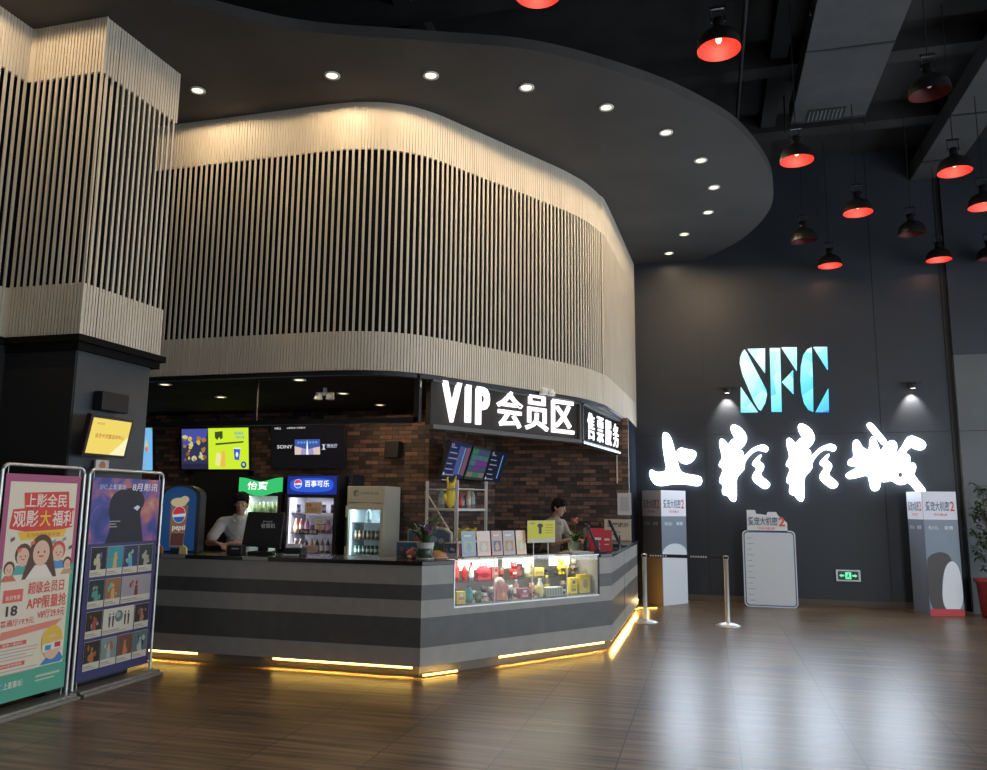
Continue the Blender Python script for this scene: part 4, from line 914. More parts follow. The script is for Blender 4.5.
    # footer
    R(GR_, .0, 1, .885, 1.); T(WH, '上影影城', .2, .44, .915, .945, .01); T(P((.2,.4,.8)), 'SFC', .1, .19, .918, .945, .03); R(P((.5,.6,.5)), .6, .92, .915, .925); R(P((.5,.6,.5)), .6, .85, .935, .942)
def art_films(m, x0, x1, z0, z1):
    w, h = x1-x0, z1-z0; R_ = random.Random(3)
    X = lambda u: x0+u*w
    Z = lambda v: z1-v*h
    k = [0]
    def y(): k[0] += 1; return -.005-.00006*k[0]
    m.mat(P((.05,.05,.16))).rect(x0, x1, z0, z1, y())
    top = .335
    m.mat(nebula()).rect(x0+.005, x1-.005, Z(top), Z(.0), y())
    m.mat(P((.02,.022,.035))).flat(chaikin([(X(u), Z(v)) for u, v in [(.36,.06),(.55,.045),(.7,.06),(.78,.12),(.7,.17),(.74,.25),(.8,.38),(.78,.4),(.2,.4),(.2,.37),(.3,.24),(.24,.18),(.26,.1)]], 2), y())
    m.mat(P((.75,.75,.9))).flat([(X(.6),Z(.155)),(X(.66),Z(.14)),(X(.7),Z(.15)),(X(.66),Z(.17))], y())
    T = lambda c, s, a, b, t, bt, bo=.0, sl=0: m.mat(c).text(s, X(a), X(b), Z(bt), Z(t), y(), bo, 0, sl)
    WH = P((.8,.78,.75)); T(P((.25,.4,.75)), 'SFC', .1, .2, .035, .06, .03); T(P((.6,.65,.85)), '上影影城', .22, .48, .03, .06, .01)
    T(WH, '8月影讯', .56, .95, .022, .065, .035, .15)
    m.mat(P((.5,.5,.5))).rect(X(.27), X(.42), Z(.226), Z(.222), y()).rect(X(.27), X(.36), Z(.24), Z(.236), y()).rect(X(.27), X(.38), Z(.254), Z(.25), y())
    m.mat(P((.05,.05,.16))).rect(x0, x1, Z(.42), Z(.336), y())
    CRM = P((.60,.57,.48))
    rows = [(.352,.50,[1,1,1,1]), (.515,.655,[1,1,2]), (.67,.80,[1,2,1]), (.815,.955,[1,1,1,1])]
    pal = [[((.02,.02,.03),(.5,.48,.3),(.1,.1,.25)), ((.05,.3,.38),(.6,.4,.15),(.1,.35,.12)), ((.03,.05,.12),(.1,.35,.5),(.5,.5,.15)), ((.03,.04,.04),(.4,.35,.25),(.3,.4,.35))],
           [((.02,.04,.04),(.1,.3,.28),(.3,.25,.2)), ((.3,.16,.08),(.65,.35,.12),(.15,.45,.35)), ((.35,.33,.36),(.2,.06,.05),(.5,.2,.2))],
           [((.03,.025,.02),(.35,.08,.04),(.3,.3,.28)), ((.62,.60,.5),(.03,.04,.05),(.12,.2,.2)), ((.04,.03,.04),(.4,.18,.1),(.2,.1,.08))],
           [((.03,.02,.02),(.4,.15,.05),(.3,.1,.04)), ((.2,.27,.26),(.4,.42,.36),(.35,.12,.05)), ((.15,.07,.05),(.5,.2,.08),(.08,.08,.08)), ((.1,.16,.16),(.4,.45,.42),(.02,.03,.03))]]
    for ri, (v0, v1, cols) in enumerate(rows):
        tot = sum(cols); u = .05; uw = .9/tot
        for ci, c in enumerate(cols):
            a, b = u+.006, u+uw*c-.006; u += uw*c
            m.mat(CRM).rect(X(a), X(b), Z(v1), Z(v0), y())
            c0, c1, c2 = pal[ri][ci]; vb = v1-.035 if not (ri==2 and c==2) else v1-.03
            m.mat(P(c0)).rect(X(a)+.002, X(b)-.002, Z(vb), Z(v0)-.003, y())
            cx = (a+b)/2; hh = vb-v0
            if ri == 2 and c == 2:
                m.mat(P(c2)).disc(X(cx), Z(v0+.045), .05, .05, y(), 18).mat(P((.35,.4,.4))).disc(X(cx)-.01, Z(v0+.038), .03, .025, y(), 14)
                for uu in (a+.09, a+.14, b-.13, b-.08): m.mat(P(c1)).disc(X(uu), Z(v0+.03), .008, .01, y(), 8).flat([(X(uu)-.012,Z(v0+.04)),(X(uu)+.012,Z(v0+.04)),(X(uu)+.008,Z(v0+.095)),(X(uu)-.008,Z(v0+.095))], y())
            else:
                for j in range(5):
                    uu = cx+R_.uniform(-.28,.28)*(b-a); vv = v0+hh*R_.uniform(.25,.85); r1 = R_.uniform(.012,.03)
                    m.mat(P(c1 if j%2 else c2)).flat(chaikin([(X(uu)+r1*R_.uniform(.5,1.1)*math.cos(t), Z(vv)+r1*R_.uniform(.7,1.6)*math.sin(t)) for t in (0,1,2,3,4,5)],1), y())
                m.mat(P(c1)).disc(X(cx), Z(v0+hh*.38), .014, .017, y(), 10).flat([(X(cx)-.026,Z(vb)),(X(cx)-.016,Z(v0+hh*.5)),(X(cx)+.016,Z(v0+hh*.5)),(X(cx)+.026,Z(vb))], y())
            m.mat(P((.35,.33,.27))).rect(X(a)+.006*1, X(a)+.55*(X(b)-X(a)), Z(v1-.016), Z(v1-.022), y()).rect(X(a)+.006, X(a)+.75*(X(b)-X(a)), Z(v1-.008), Z(v1-.012), y())
poster_stand(4.82, 5.64, 'tall banner stand with a cream, magenta and green promotion poster', art_promo, 0)
poster_stand(5.70, 6.66, 'tall banner stand with a dark blue poster of small film pictures', art_films, 0)

# ================================================================== SCREENS ON THE BRICK WALLS
FA = frame((-9.5, 11.1), (-3.97, 11.1))
def tv(px0, px1, pyt, pyb, label, art, Y=10.95, tilt=.12, rz=0, mount=True):
    a = aty(px0, pyb, Y); b = aty(px1, pyt, Y); w = b.x-a.x; h = b.z-a.z
    o = thing('wall_screen', label, 'screen', (a.x, Y, a.z), rz, 'menu screens over the bar' )
    q = Matrix.Rotation(tilt, 4, 'X')
    def bld(mb, n): mb.v = [tuple(q @ Vector(v)) for v in mb.v]; return mb.build(n, o)
    bld(MB().mat(M_BLACK).box(0, w, 0, .05, 0, h), 'screen_case')
    m = MB(); art(m, w, h); bld(m, 'screen_picture')
    if mount: MB().mat(M_BLACK).tube([(w/2,.05,h*.6),(w/2,.05,3.0-a.z)], .018, 8).build('mount_pole', o)
    return o
def art_a(m, w, h):
    c = w*.41; m.mat(E((.03,.035,.09), 1)).rect(.015, w-.015, .015, h-.015, -.001)
    m.mat(E((.08,.10,.45), .8)).flat([(.02,h-.02),(c,h-.02),(c*.9,h*.72),(.04,h*.55)], -.002)
    R_ = random.Random(4)
    for i in range(26):
        x, z = R_.uniform(.06,c-.05), R_.uniform(.14,h*.8); r = R_.uniform(.02,.055)
        m.mat(E([(.75,.6,.1),(.5,.22,.05),(.7,.7,.35),(.35,.12,.04)][i%4], .8)).flat(chaikin([(x+r*R_.uniform(.5,1.2)*math.cos(t), z+r*R_.uniform(.5,1.2)*math.sin(t)) for t in (0,1,2,3,4,5)],1), -.003-.0003*i)
    m.mat(E((.02,.02,.05), 1)).rect(.02, c, .015, .1, -.0115)
    m.mat(E((.62,.85,.03), 1.)).rect(c, w-.012, .012, h-.012, -.004)
    m.mat(E((.05,.08,.02), 1)).flat([(c+.12,h-.07),(c+.26,h-.06),(c+.26,h-.17),(c+.22,h-.19),(c+.2,h-.15),(c+.16,h-.2),(c+.12,h-.16)], -.005).flat([(c+.13,h-.25),(w-.1,h-.22),(w-.1,h-.245),(c+.13,h-.28)], -.005)
    m.mat(E((.1,.35,.5), 1)).text('超值套餐', w-.26,w-.1,h-.12,h-.07,-.005,.01).text('观影必备', w-.24,w-.08,h-.18,h-.135,-.005,.01)
    m.mat(E((.85,.8,.35), 1)).prism([(c+.12,.08),(c+.2,.06),(c+.23,.24),(c+.15,.28)],-.006,-.005).mat(E((.85,.5,.1),1)).flat([(c+.22,.05),(c+.31,.05),(c+.3,.3),(c+.24,.3)],-.006)
    m.mat(E((.05,.12,.6), 1)).flat([(w-.26,.16),(w-.18,.15),(w-.155,.32),(w-.275,.33)],-.007).mat(E((.9,.9,.9),1)).rect(w-.28,w-.15,.33,.345,-.008).disc(w-.215,.24,.022,.04,-.008)
    m.mat(E((.03,.08,.35), 1)).disc(w-.1,.08,.05,.055,-.007).mat(E((.6,.85,.1),1)).disc(w-.1,.085,.02,.025,-.008)
def art_b(m, w, h):
    m.mat(E((.004,.004,.006), 1)).rect(.015, w-.015, .015, h-.015, -.001)
    m.mat(E((.75,.75,.75), 1)).text('SONY', w*.09, w*.30, h*.475, h*.555, -.003, .008).text('上影院线 专属影厅', w*.22, w*.48, h*.93, h*.97, -.003, .01).text('HALL', w*.06, w*.15, h*.92, h*.97, -.003, .01)
    m.mat(E((.6,.65,.8),1)).text('激光厅', w*.76, w*.9, h*.48, h*.57, -.003, .02).flat([(w*.69,h*.56),(w*.75,h*.56),(w*.73,h*.535),(w*.73,h*.465),(w*.75,h*.44),(w*.69,h*.44),(w*.71,h*.465),(w*.71,h*.535)], -.003)
    x0, x1, z0, z1 = w*.33, w*.67, h*.33, h*.68
    m.mat(E((.05,.1,.35),1)).rect(x0,x1,z0,z1,-.002).mat(E((.35,.3,.55),1)).flat([(x0,z0),(x1,z0),(x1,z0+(z1-z0)*.5),((x0+x1)/2,z0+(z1-z0)*.35),(x0,z0+(z1-z0)*.55)],-.003)
    m.mat(E((.7,.55,.5),1)).flat([(x0,z0),(x0+.1,z0),(x0+.12,z0+.1),(x0,z0+.13)],-.004).flat([(x1,z0),(x1-.1,z0),(x1-.12,z0+.1),(x1,z0+.12)],-.004)
    c = (x0+x1)/2; m.mat(E((.8,.9,1),1.2)).flat([(c-.02,z0),(c+.02,z0),(c+.008,z0+.16),(c,z0+.23),(c-.008,z0+.16)],-.005)
    for i in range(7): m.mat(E((.15,.35,.85),1)).rect(x0+.05+i*.05, x0+.08+i*.05, z0+.17, z0+.2, -.0045)
def art_c(m, w, h):
    m.mat(E((.18,.5,.85), 1)).rect(.01, w-.02, .01, h-.01, -.001).mat(E((.75,.6,.15),1)).flat([(w-.16,h*.42),(w-.1,h*.42),(w-.11,h*.6),(w-.13,h*.7),(w-.15,h*.6)],-.002).mat(E((.7,.2,.15),1)).disc(w-.13,h*.47,.03,.045,-.003).rect(w-.19,w-.17,h*.1,h*.2,-.002).disc(w-.14,h*.8,.012,.02,-.002)
    m.mat(E((.1,.5,.3),1)).flat([(w-.1,h-.01),(w-.02,h-.01),(w-.02,h*.85)],-.002)
tv(181, 252, 427, 470, 'menu screen with a night picture beside a lime green snack offer', art_a)
tv(271, 347, 425, 469, 'mostly black menu screen with SONY lettering and a small bright picture', art_b)
tv(118, 157, 425, 471, 'light blue menu screen half hidden behind the pier', art_c)
# three tall screens on a tilted bracket
TA = aty(441, 470, 9.9); TB = aty(499, 470, 12.45); FT = frame((TA.x, TA.y), (TB.x, TB.y))
x_, z0_ = LP(FT, 438, 478); ang = .33
tl = math.dist((TA.x, TA.y), (TB.x, TB.y))
def art_d(kind):
    def f(m, w, h):
        if kind == 1:
            R_ = random.Random(9); m.mat(E((.02,.03,.03),1)).rect(.01,w-.01,.01,h-.01,-.001)
            for i in range(3):
                for j in range(5): m.mat(E(R_.choice([(.2,.04,.28),(.04,.22,.1),(.08,.18,.22),(.2,.2,.15),(.06,.09,.2),(.15,.05,.25)]), .6)).rect(.03+i*(w-.06)/3+.004, .03+(i+1)*(w-.06)/3-.004, .04+j*(h-.08)/5+.004, .04+(j+1)*(h-.08)/5-.004, -.002)
        else:
            m.mat(E((.006,.012,.06) if kind==0 else (.005,.01,.025),1)).rect(.01,w-.01,.01,h-.01,-.001).mat(E((.15,.3,.55),.8)).rect(w*.68,w*.74,.06,h-.06,-.002)
            m.mat(E((.3,.3,.4),.7))
            for i in range(7): m.rect(.05, w*(.3+.1*(i%3)), h-.09-i*.075, h-.075-i*.075, -.002)
            if kind == 0: m.mat(E((.25,.10,.16),.6)).rect(w*.78,w*.96,.05,h-.05,-.002).mat(E((.1,.14,.4),.5)).rect(w*.45,w*.66,.05,h-.05,-.002)
            m.mat(E((.6,.6,.6),1)).disc(.05,.05,.022,.022,-.002)
            m.mat(E((.5,.5,.6),.8)).text('影讯', .04, .14, h-.07, h-.035, -.003)
    return f
for i, lab in enumerate(('dark blue listings screen, nearest of the three angled screens', 'middle angled screen with a grid of purple and green pictures', 'dark listings screen, farthest of the three angled screens')):
    s0 = tl*(i*.345)-.0; p = W(FT, s0, 0, 1.95)
    o = thing('wall_screen', lab, 'screen', p, FT[2], 'angled listings screens'); q = Matrix.Rotation(.30, 4, 'X')
    w, h = tl*.325, .50
    for mb, n in ((MB().mat(M_BLACK).box(0,w,0,.05,0,h), 'screen_case'), (None, 'screen_picture')):
        if mb is None: mb = MB(); art_d(i)(mb, w, h)
        mb.v = [tuple(q @ Vector(v)) for v in mb.v]; mb.build(n, o)
    MB().mat(M_BLACK).box(w/2-.04,w/2+.04,-.05,.12,.25,.4).tube([(w/2,.1,.3),(w/2,.12,1.05)], .015, 8).build('mount_arm', o)
wsk = thing('loudspeaker', 'small black loudspeaker on the brick wall right of the black screen', 'speaker', (aty(395,460,11.1).x, 11.08, aty(395,458,11.1).z), 0)
MB().mat(M_BLACK).prism([(-.12,0),(.1,0),(.12,.24),(-.1,.24)],-.14,0).build('speaker_box', wsk, bevel=.006)

# ================================================================== FRIDGES
M_CAN = [((.45,.03,.04),(.7,.7,.7)), ((.05,.12,.4),(.7,.72,.75)), ((.08,.1,.06),(.6,.6,.55)), ((.02,.02,.02),(.5,.1,.1)), ((.55,.2,.05),(.75,.7,.5)), ((.5,.15,.3),(.8,.75,.8))]
def fridge(name, X0, X1, h, label, body, header, hcol, zin0, art, light_col, Y=10.45, depth=.58, wave=False, le=8):
    w = X1-X0; o = thing(name, label, 'fridge', (X0, Y, 0), 0)
    b = MB().mat(body).box(0,.03,0,depth,.08,h).box(w-.03,w,0,depth,.08,h).box(.03,w-.03,depth-.03,depth,.08,h).box(.03,w-.03,0,depth,.08,zin0).box(.03,w-.03,.0,depth,header,h)
    b.mat(M_BLACK).box(.03,w-.03,.04,depth-.04,0,.08); b.build('cabinet', o, bevel=.006)
    MB().mat(mat('fridge_liner', (.6,.62,.64), .5)).box(.03,w-.03,depth-.04,depth-.03,zin0,header).box(.03,.04,.05,depth-.03,zin0,header).box(w-.04,w-.03,.05,depth-.03,zin0,header).build('liner', o)
    m = MB().mat(body).box(0,.05,-.04,0,.1,header).box(w-.05,w,-.04,0,.1,header).box(.05,w-.05,-.04,0,.1,zin0).box(.05,w-.05,-.04,0,header-.05,header); d = m.build('door', o, bevel=.004)
    MB().mat(M_GLASS).box(.05,w-.05,-.03,-.026,zin0,header-.05).build('door_glass', d); MB().mat(M_BLACK).box(.01,.035,-.07,-.04,1.0,1.4).build('handle', d)
    MB().mat(E(light_col, 1.7)).box(.045,.07,.03,.05,zin0+.02,header-.03).build('light_tube', o)
    light('AREA', (X0+w/2, Y+.14, header-.02), le, light_col, (w*.8,.1)); light('AREA', (X0+.09, Y+.05, (zin0+header)/2), le*.5, light_col, (.05, .8), rot=(PI/2, 0, -PI/4))
    hp = MB(); art(hp, w, header, h); hp.build('header_panel', o)
    return o
def shelf_row(fr_, X0, w, Y, z, kinds, n, label, group, cat='bottle'):
    MB().mat(M_ALU).box(.04, w-.04, .03, .5, z-.008, z).build('shelf', fr_)
    step = (w-.14)/n; protos = {}
    for i in range(n):
        k = kinds[i % len(kinds)]; loc = (X0+.075+step*(i+.5), Y+.12, z+.002)
        if k not in protos:
            c, l, tall = k; r = min(.031, step*.42)
            mb = bot(c, l, (.6,.6,.6), .2, r) if tall else MB().mat(P(c,.3)).lathe([(0,0),(r,.004),(r,.115),(r*.85,.125),(0,.123)], n=14).mat(P(l,.3)).lathe([(r+.001,.04),(r+.001,.08)], n=14)
            o = mb.build('drink_bottle' if tall else 'drink_can', loc=loc); tag(o, label, cat, group); protos[k] = o
        else:
            o = protos[k].copy(); COL.objects.link(o); o.location = loc
def art_pepsi(m, w, hd, h):
    m.mat(E((.012,.03,.25), 1.)).rect(.02, w-.02, hd-.01, h-.02, -.012).mat(E((.03,.12,.75), .9)).flat(chaikin([(.1,hd+.03),(w-.12,hd+.03),(w-.06,(h+hd)/2),(w-.12,h-.05),(.1,h-.05),(.05,(h+hd)/2)],2), -.0125)
    c = (.19, (h+hd)/2+.01); r = .065
    m.mat(E((.9,.9,.95),1)).disc(*c, r, r, -.014, 24).mat(E((.75,.05,.08),1)).flat([(c[0]+(r-.006)*math.cos(t), c[1]+(r-.006)*math.sin(t)) for t in [PI*.02+PI*.98*i/12 for i in range(13)]]+[(c[0]-.02,c[1]+.002),(c[0]+.02,c[1]+.014)], -.015)
    m.mat(E((.03,.2,.8),1)).flat([(c[0]+(r-.008)*math.cos(t), c[1]+(r-.008)*math.sin(t)) for t in [PI*1.08+PI*.84*i/10 for i in range(11)]], -.015)
    m.mat(E((.95,.97,1.),1.3)).text('百事可乐', .3, w-.14, (h+hd)/2-.035, (h+hd)/2+.06, -.015, .02)
xa, xb = aty(286,500,10.45).x, aty(338,500,10.45).x
f1 = fridge('drinks_fridge', xa, xb, 2.0, 'black glass-door cola fridge with a glowing blue header', M_BLACK, 1.72, 0, .5, art_pepsi, (.85,.82,1.), le=7)
w1 = xb-xa
G = 'bottles and cans in the blue-headed fridge'
Rr, Bb, Gg, Kk, Oo, Pp = M_CAN
shelf_row(f1, xa, w1, 10.45, 1.45, [((.03,.03,.05),(.1,.1,.15),False), ((.03,.03,.05),(.15,.15,.2),False)], 5, 'dark can on the top shelf of the blue-headed fridge', 'dark cans on the top fridge shelf', 'can')
shelf_row(f1, xa, w1, 10.45, 1.17, [((.5,.2,.08),(.75,.6,.35),True), ((.5,.12,.1),(.7,.6,.6),True), ((.55,.25,.4),(.75,.5,.6),True), ((.6,.6,.7),(.3,.1,.4),True)], 8, 'colourful small bottle on the middle shelf of the blue-headed fridge', 'colourful bottles on the middle fridge shelf')
shelf_row(f1, xa, w1, 10.45, .88, [((.08,.05,.04),(.6,.55,.5),True), ((.3,.2,.12),(.7,.65,.6),True), ((.06,.06,.1),(.6,.6,.62),True), ((.6,.4,.1),(.7,.5,.6),True)], 8, 'bottle on the third shelf of the blue-headed fridge', 'bottles on the third fridge shelf')
m = MB().mat(P((.62,.5,.32))).rect(0,.27,0,.17,0).mat(P((.55,.08,.06))).text('10', .03,.1,.1,.155,-.001,.04).mat(P((.5,.25,.08))).text('优惠套餐', .04,.24,.03,.09,-.001,.02)
tag(m.build('price_card', loc=(xa+.34, 10.395, 1.44)), 'tan offer card stuck on the upper part of the cola fridge door', 'card')
m = MB().mat(P((.7,.68,.6))).rect(0,.16,0,.08,0).mat(P((.3,.3,.3))).text('冷饮', .03,.13,.02,.06,-.001,.0)
tag(m.build('price_card', loc=(xa+.5, 10.395, 1.30)), 'small cream card below the offer card on the cola fridge door', 'card')
m = MB().mat(P((.03,.03,.03))).rect(0,.3,0,.075,0).mat(P((.8,.7,.72))).text('Trop', .02,.14,.012,.065,-.001,.02).text('果味', .16,.28,.012,.065,-.001,.02)
tag(m.build('price_card', loc=(xa+.26, 10.395, 1.15)), 'black strip card with white script across the cola fridge door', 'card')
for dx, lab in ((.17,'beige card at the lower left of the cola fridge door'), (.38,'beige card at the lower right of the cola fridge door')):
    tag(MB().mat(P((.55,.48,.42))).rect(0,.19,0,.1,0).mat(P((.4,.2,.2))).rect(.02,.15,.03,.04,-.001).rect(.02,.12,.06,.07,-.001).build('price_card', loc=(xa+dx, 10.395, .90)), lab, 'card')
# white fridge
def art_white(m, w, hd, h):
    m.mat(P((.50,.48,.38))).rect(.02, w-.02, hd+.0, h-.02, -.012).mat(P((.12,.25,.22))).flat(chaikin([(.03,hd+.03),(w*.5,hd+.045),(w-.03,hd+.03),(w-.03,hd+.05),(w*.5,hd+.05),(.03,hd+.06)],1), -.013)
    m.mat(P((.08,.12,.15))).text('冰鲜饮品', w*.36, w*.84, h-.12, h-.08, -.013).disc(w*.25, h-.1, .045,.045,-.013,20).mat(P((.50,.48,.38))).disc(w*.26, h-.1, .034,.036,-.014,20).mat(P((.08,.12,.15))).text('F', w*.22,w*.29,h-.13,h-.07,-.0145,.01)
M_CREAM = noisy('cream_enamel', (.52,.50,.40), (.56,.54,.45), 3, .35)
xa2, xb2 = aty(347,500,10.45).x, aty(385,500,10.45).x
f2 = fridge('drinks_fridge', xa2, xb2, 1.84, 'cream coloured glass-door fridge against the brick wall', M_CREAM, 1.56, 0, .5, art_white, (.6,.9,1.), le=5)
w2 = xb2-xa2
shelf_row(f2, xa2, w2, 10.45, 1.33, [((.25,.3,.32),(.4,.45,.48),True)], 1, 'pale bottle on the upper shelf of the cream fridge', 'pale bottle in cream fridge')
shelf_row(f2, xa2, w2, 10.45, 1.09, [((.08,.08,.05),(.35,.12,.1),False), ((.15,.08,.05),(.5,.45,.3),False)], 7, 'dark and red can on the third shelf of the cream fridge', 'dark cans in the cream fridge', 'can')
shelf_row(f2, xa2, w2, 10.45, .88, [((.05,.09,.05),(.45,.5,.45),False)], 7, 'green and silver can on the lower shelf of the cream fridge', 'green cans in the cream fridge', 'can')
# green headed fridge
def art_green(m, w, hd, h):
    top = [(w*i/12, h-.03+.03*math.cos(2*PI*i/12)) for i in range(13)]; bot_ = [(w*i/12, hd-.02+.035*math.cos(2*PI*i/12)) for i in range(12,-1,-1)]
    m.mat(E((.04,.55,.16), 1.)).prism(top+bot_, -.05, -.0).mat(E((.9,1,.9),1.3)).text('怡寶', w*.2, w*.68, hd+.04, h-.06, -.052, .015, 0, .12)
xa3, xb3 = aty(240,500,10.45).x, aty(282,500,10.45).x
f3 = fridge('drinks_fridge', xa3, xb3, 1.96, 'black fridge with a wavy glowing green header behind the clerk', M_BLACK, 1.74, 0, .5, art_green, (.8,1.,.85), le=5)
shelf_row(f3, xa3, xb3-xa3, 10.45, 1.40, [((.45,.5,.2),(.6,.65,.5),True), ((.5,.55,.45),(.15,.4,.15),True)], 8, 'pale green water bottle in the green-headed fridge', 'water bottles in the green-headed fridge')
dk = thing('tall_cabinet', 'narrow dark blue cabinet between the cola fridge and the cream fridge', 'cabinet', (xb+.035, 10.60, 0)); ww = xa2-xb-.07
MB().mat(mat('navy_panel', (.012,.016,.035), .5)).box(0,ww,.08,.5,0,2.02).build('cabinet_body', dk, bevel=.005); MB().mat(P((.1,.12,.2))).text('冷饮', ww*.12,ww*.9,1.86,1.9,.078,.02).build('lettering', dk)

# ================================================================== ON THE ANGLED COUNTER
def sL(px, d): return LP(FD, px, 545, d)[0]
def on_top(name, label, cat, s, d, z=TZ, rz=0., group=None): return thing(name, label, cat, W(FD, s, d, z), FD[2]+rz, group)
# white rack behind the counter, holding plush and bottles
M_RACK = mat('white_steel', (.62,.61,.58), .4)
R1, R2, R3 = aty(427,500,10.0), aty(457,500,9.55), aty(486,500,10.15)
rk = thing('storage_rack', 'white metal rack with a diagonal brace, in front of the brick wall', 'rack', (R2.x, R2.y, 0))
r1 = (R1.x-R2.x, R1.y-R2.y); r3 = (R3.x-R2.x, R3.y-R2.y); r4 = (r1[0]+r3[0], r1[1]+r3[1])
for p in ((0,0), r1, r3, r4): MB().mat(M_RACK).box(p[0]-.016,p[0]+.016,p[1]-.016,p[1]+.016,0,1.90).build('post', rk)
SHZ = (.4, .85, 1.14, 1.545)
for z in SHZ: MB().mat(M_RACK).slab([(0,0), r3, r4, r1], z-.03, z).build('shelf', rk)
m = MB().mat(M_RACK)
for a, b in (((0,0),r1),((0,0),r3),(r1,r4),(r3,r4)): m.tube([(a[0],a[1],1.79),(b[0],b[1],1.79)], .008, 6)
m.build('rail', rk); MB().mat(M_RACK).tube([(r1[0],r1[1],1.74),(r1[0]*.12,r1[1]*.12,1.2)], .011, 6).build('brace', rk)
def rp_(u, v, z): return (R2.x+r3[0]*u+r1[0]*v, R2.y+r3[1]*u+r1[1]*v, z)
yl = (.72,.55,.06)
m = MB().mat(P(yl)).ball((0,0,.13), (.075,.05,.13), 14).ball((0,-.01,.27), (.055,.045,.06), 12)
m.tube([(-.03,0,.3),(-.05,0,.37),(-.04,0,.41)], [.018,.014,.004], 8).tube([(.03,0,.3),(.06,0,.38),(.07,0,.42)], [.018,.014,.004], 8).ball((-.075,-.02,.14), (.02,.02,.06), 8).ball((.075,-.02,.14), (.02,.02,.06), 8).mat(P((.1,.06,.02))).ball((-.02,-.05,.285), .007, 6).ball((.02,-.05,.285), .007, 6)
tag(m.build('plush_toy', loc=rp_(.16,.36,1.548), rot=(0,0,.5)), 'yellow plush toy with upright ears on the rack\'s upper shelf', 'toy')
for u, v, c, l, hh, r, lab in ((.25,.75,(.2,.3,.28),(.4,.45,.4),.24,.04,'tall grey-green jar behind the yellow plush toy on the rack'), (.32,.2,(.45,.04,.04),(.6,.1,.05),.2,.03,'red bottle beside the yellow plush toy on the rack'), (.45,.25,(.05,.2,.3),(.4,.4,.4),.17,.026,'small blue bottle on the rack beside the red bottle'), (.6,.2,(.6,.35,.28),(.7,.6,.5),.22,.03,'pink and white bottle on the rack\'s upper shelf'), (.82,.3,(.25,.32,.3),(.35,.42,.4),.26,.045,'tall grey-green jar by the right post of the rack')):
    tag(bot(c, l, c, hh, r).build('storage_jar' if r > .035 else 'drink_bottle', loc=rp_(u,v,1.548)), lab, 'jar' if r > .035 else 'bottle')
for u, v, lab in ((.12,.55,'yellow bag on the rack\'s lower shelf behind the front post'), (.5,.3,'yellow plush ball on the rack\'s lower shelf, left one'), (.83,.3,'yellow plush ball on the rack\'s lower shelf, right one')):
    if u < .2: mb = MB().mat(P(yl)).slab([(-.07,-.04),(.07,-.04),(.06,.05),(-.06,.05)],0,.17).tube([(-.03,0,.17),(-.02,0,.21),(.02,0,.21),(.03,0,.17)], .006, 6)
    else: mb = MB().mat(P(yl)).ball((0,0,.07), (.075,.06,.07), 14).ball((-.05,0,.13), .025, 8).ball((.05,0,.13), .025, 8).mat(P((.1,.06,.02))).ball((-.02,-.057,.085), .007, 6).ball((.02,-.057,.085), .007, 6)
    tag(mb.build('gift_bag' if u < .2 else 'plush_toy', loc=rp_(u,v,1.143 if u > .2 else .853), rot=(0,0,.4)), lab, 'bag' if u < .2 else 'toy')
tag(bot((.5,.05,.12),(.6,.1,.2),(.5,.05,.1),.3,.04).build('drink_bottle', loc=rp_(.22,.15,.85)), 'dark pink bottle on the rack just right of the front post', 'bottle')

# flat play-set cartons at the corner
def playset(name, px0, px1, pyt, pyb, d, label, c1, c2, wave, h=None):
    Y = d; a = aty(px0, pyb, Y); b = aty(px1, pyt, Y); w = b.x-a.x; z0 = TZ; h = b.z-z0
    o = thing(name, label, 'box', (a.x, Y, z0), 0)
    pf = [(0,0),(w,0)] + ([(w,h*.8),(w*.85,h*.95),(w*.62,h),(w*.48,h*.84),(w*.34,h*1.04),(w*.18,h*.84),(.0,h*.9)] if wave else [(w,h),(0,h)])
    MB().mat(P((.42,.45,.40))).prism(pf, 0, .07).build('carton', o)
    cx, cz = w/2, h*.45; inn = [(cx+(x-cx)*.94, cz+(z-cz)*.88) for x, z in pf]
    m = MB().mat(P(c1)).flat(inn, -.002).mat(P(c2)).flat([(w*.05,h*.08),(w*.95,h*.08),(w*.95,h*.3),(w*.5,h*.22),(w*.05,h*.34)], -.003).mat(P((.35,.42,.5))).disc(w*.6,h*.55,w*.1,h*.12,-.003).disc(w*.78,h*.5,w*.07,h*.1,-.0035).mat(P((.4,.12,.08))).disc(w*.2,h*.5,w*.06,h*.16,-.003)
    m.build('printed_face', o); return o
playset('toy_box', 407, 451, 527, 556, 8.15, 'wavy-topped blue play-set carton standing behind the orchid', (.10,.15,.2), (.12,.2,.05), True)
playset('toy_box', 396, 424, 542, 556, 7.78, 'low blue toy carton lying left of the orchid pot', (.05,.12,.2), (.1,.15,.2), False)
playset('toy_box', 444, 457, 543, 556, 7.95, 'small dark blue toy carton by the glass case\'s left end', (.05,.09,.16), (.3,.35,.4), False)
w = aty(411, 553, 7.55)
tag(MB().mat(P((.5,.12,.08))).ball((0,0,.045), (.055,.05,.045), 12).mat(P((.6,.45,.35))).ball((-.005,-.03,.02), (.03,.03,.02), 10).mat(P((.25,.05,.04))).ball((-.035,0,.085), (.012,.01,.02), 6).ball((.035,0,.085), (.012,.01,.02), 6).build('plush_toy', loc=(w.x, 7.55, TZ)), 'small red round toy at the foot of the orchid pot', 'toy')
w = aty(436, 552, 7.7)
m = MB().mat(P((.45,.2,.1)))
m.lathe([(.11*math.cos(a), .075*math.sin(a)) for a in [PI/2*i/6 for i in range(7)]], n=20).mat(P((.6,.4,.25)))
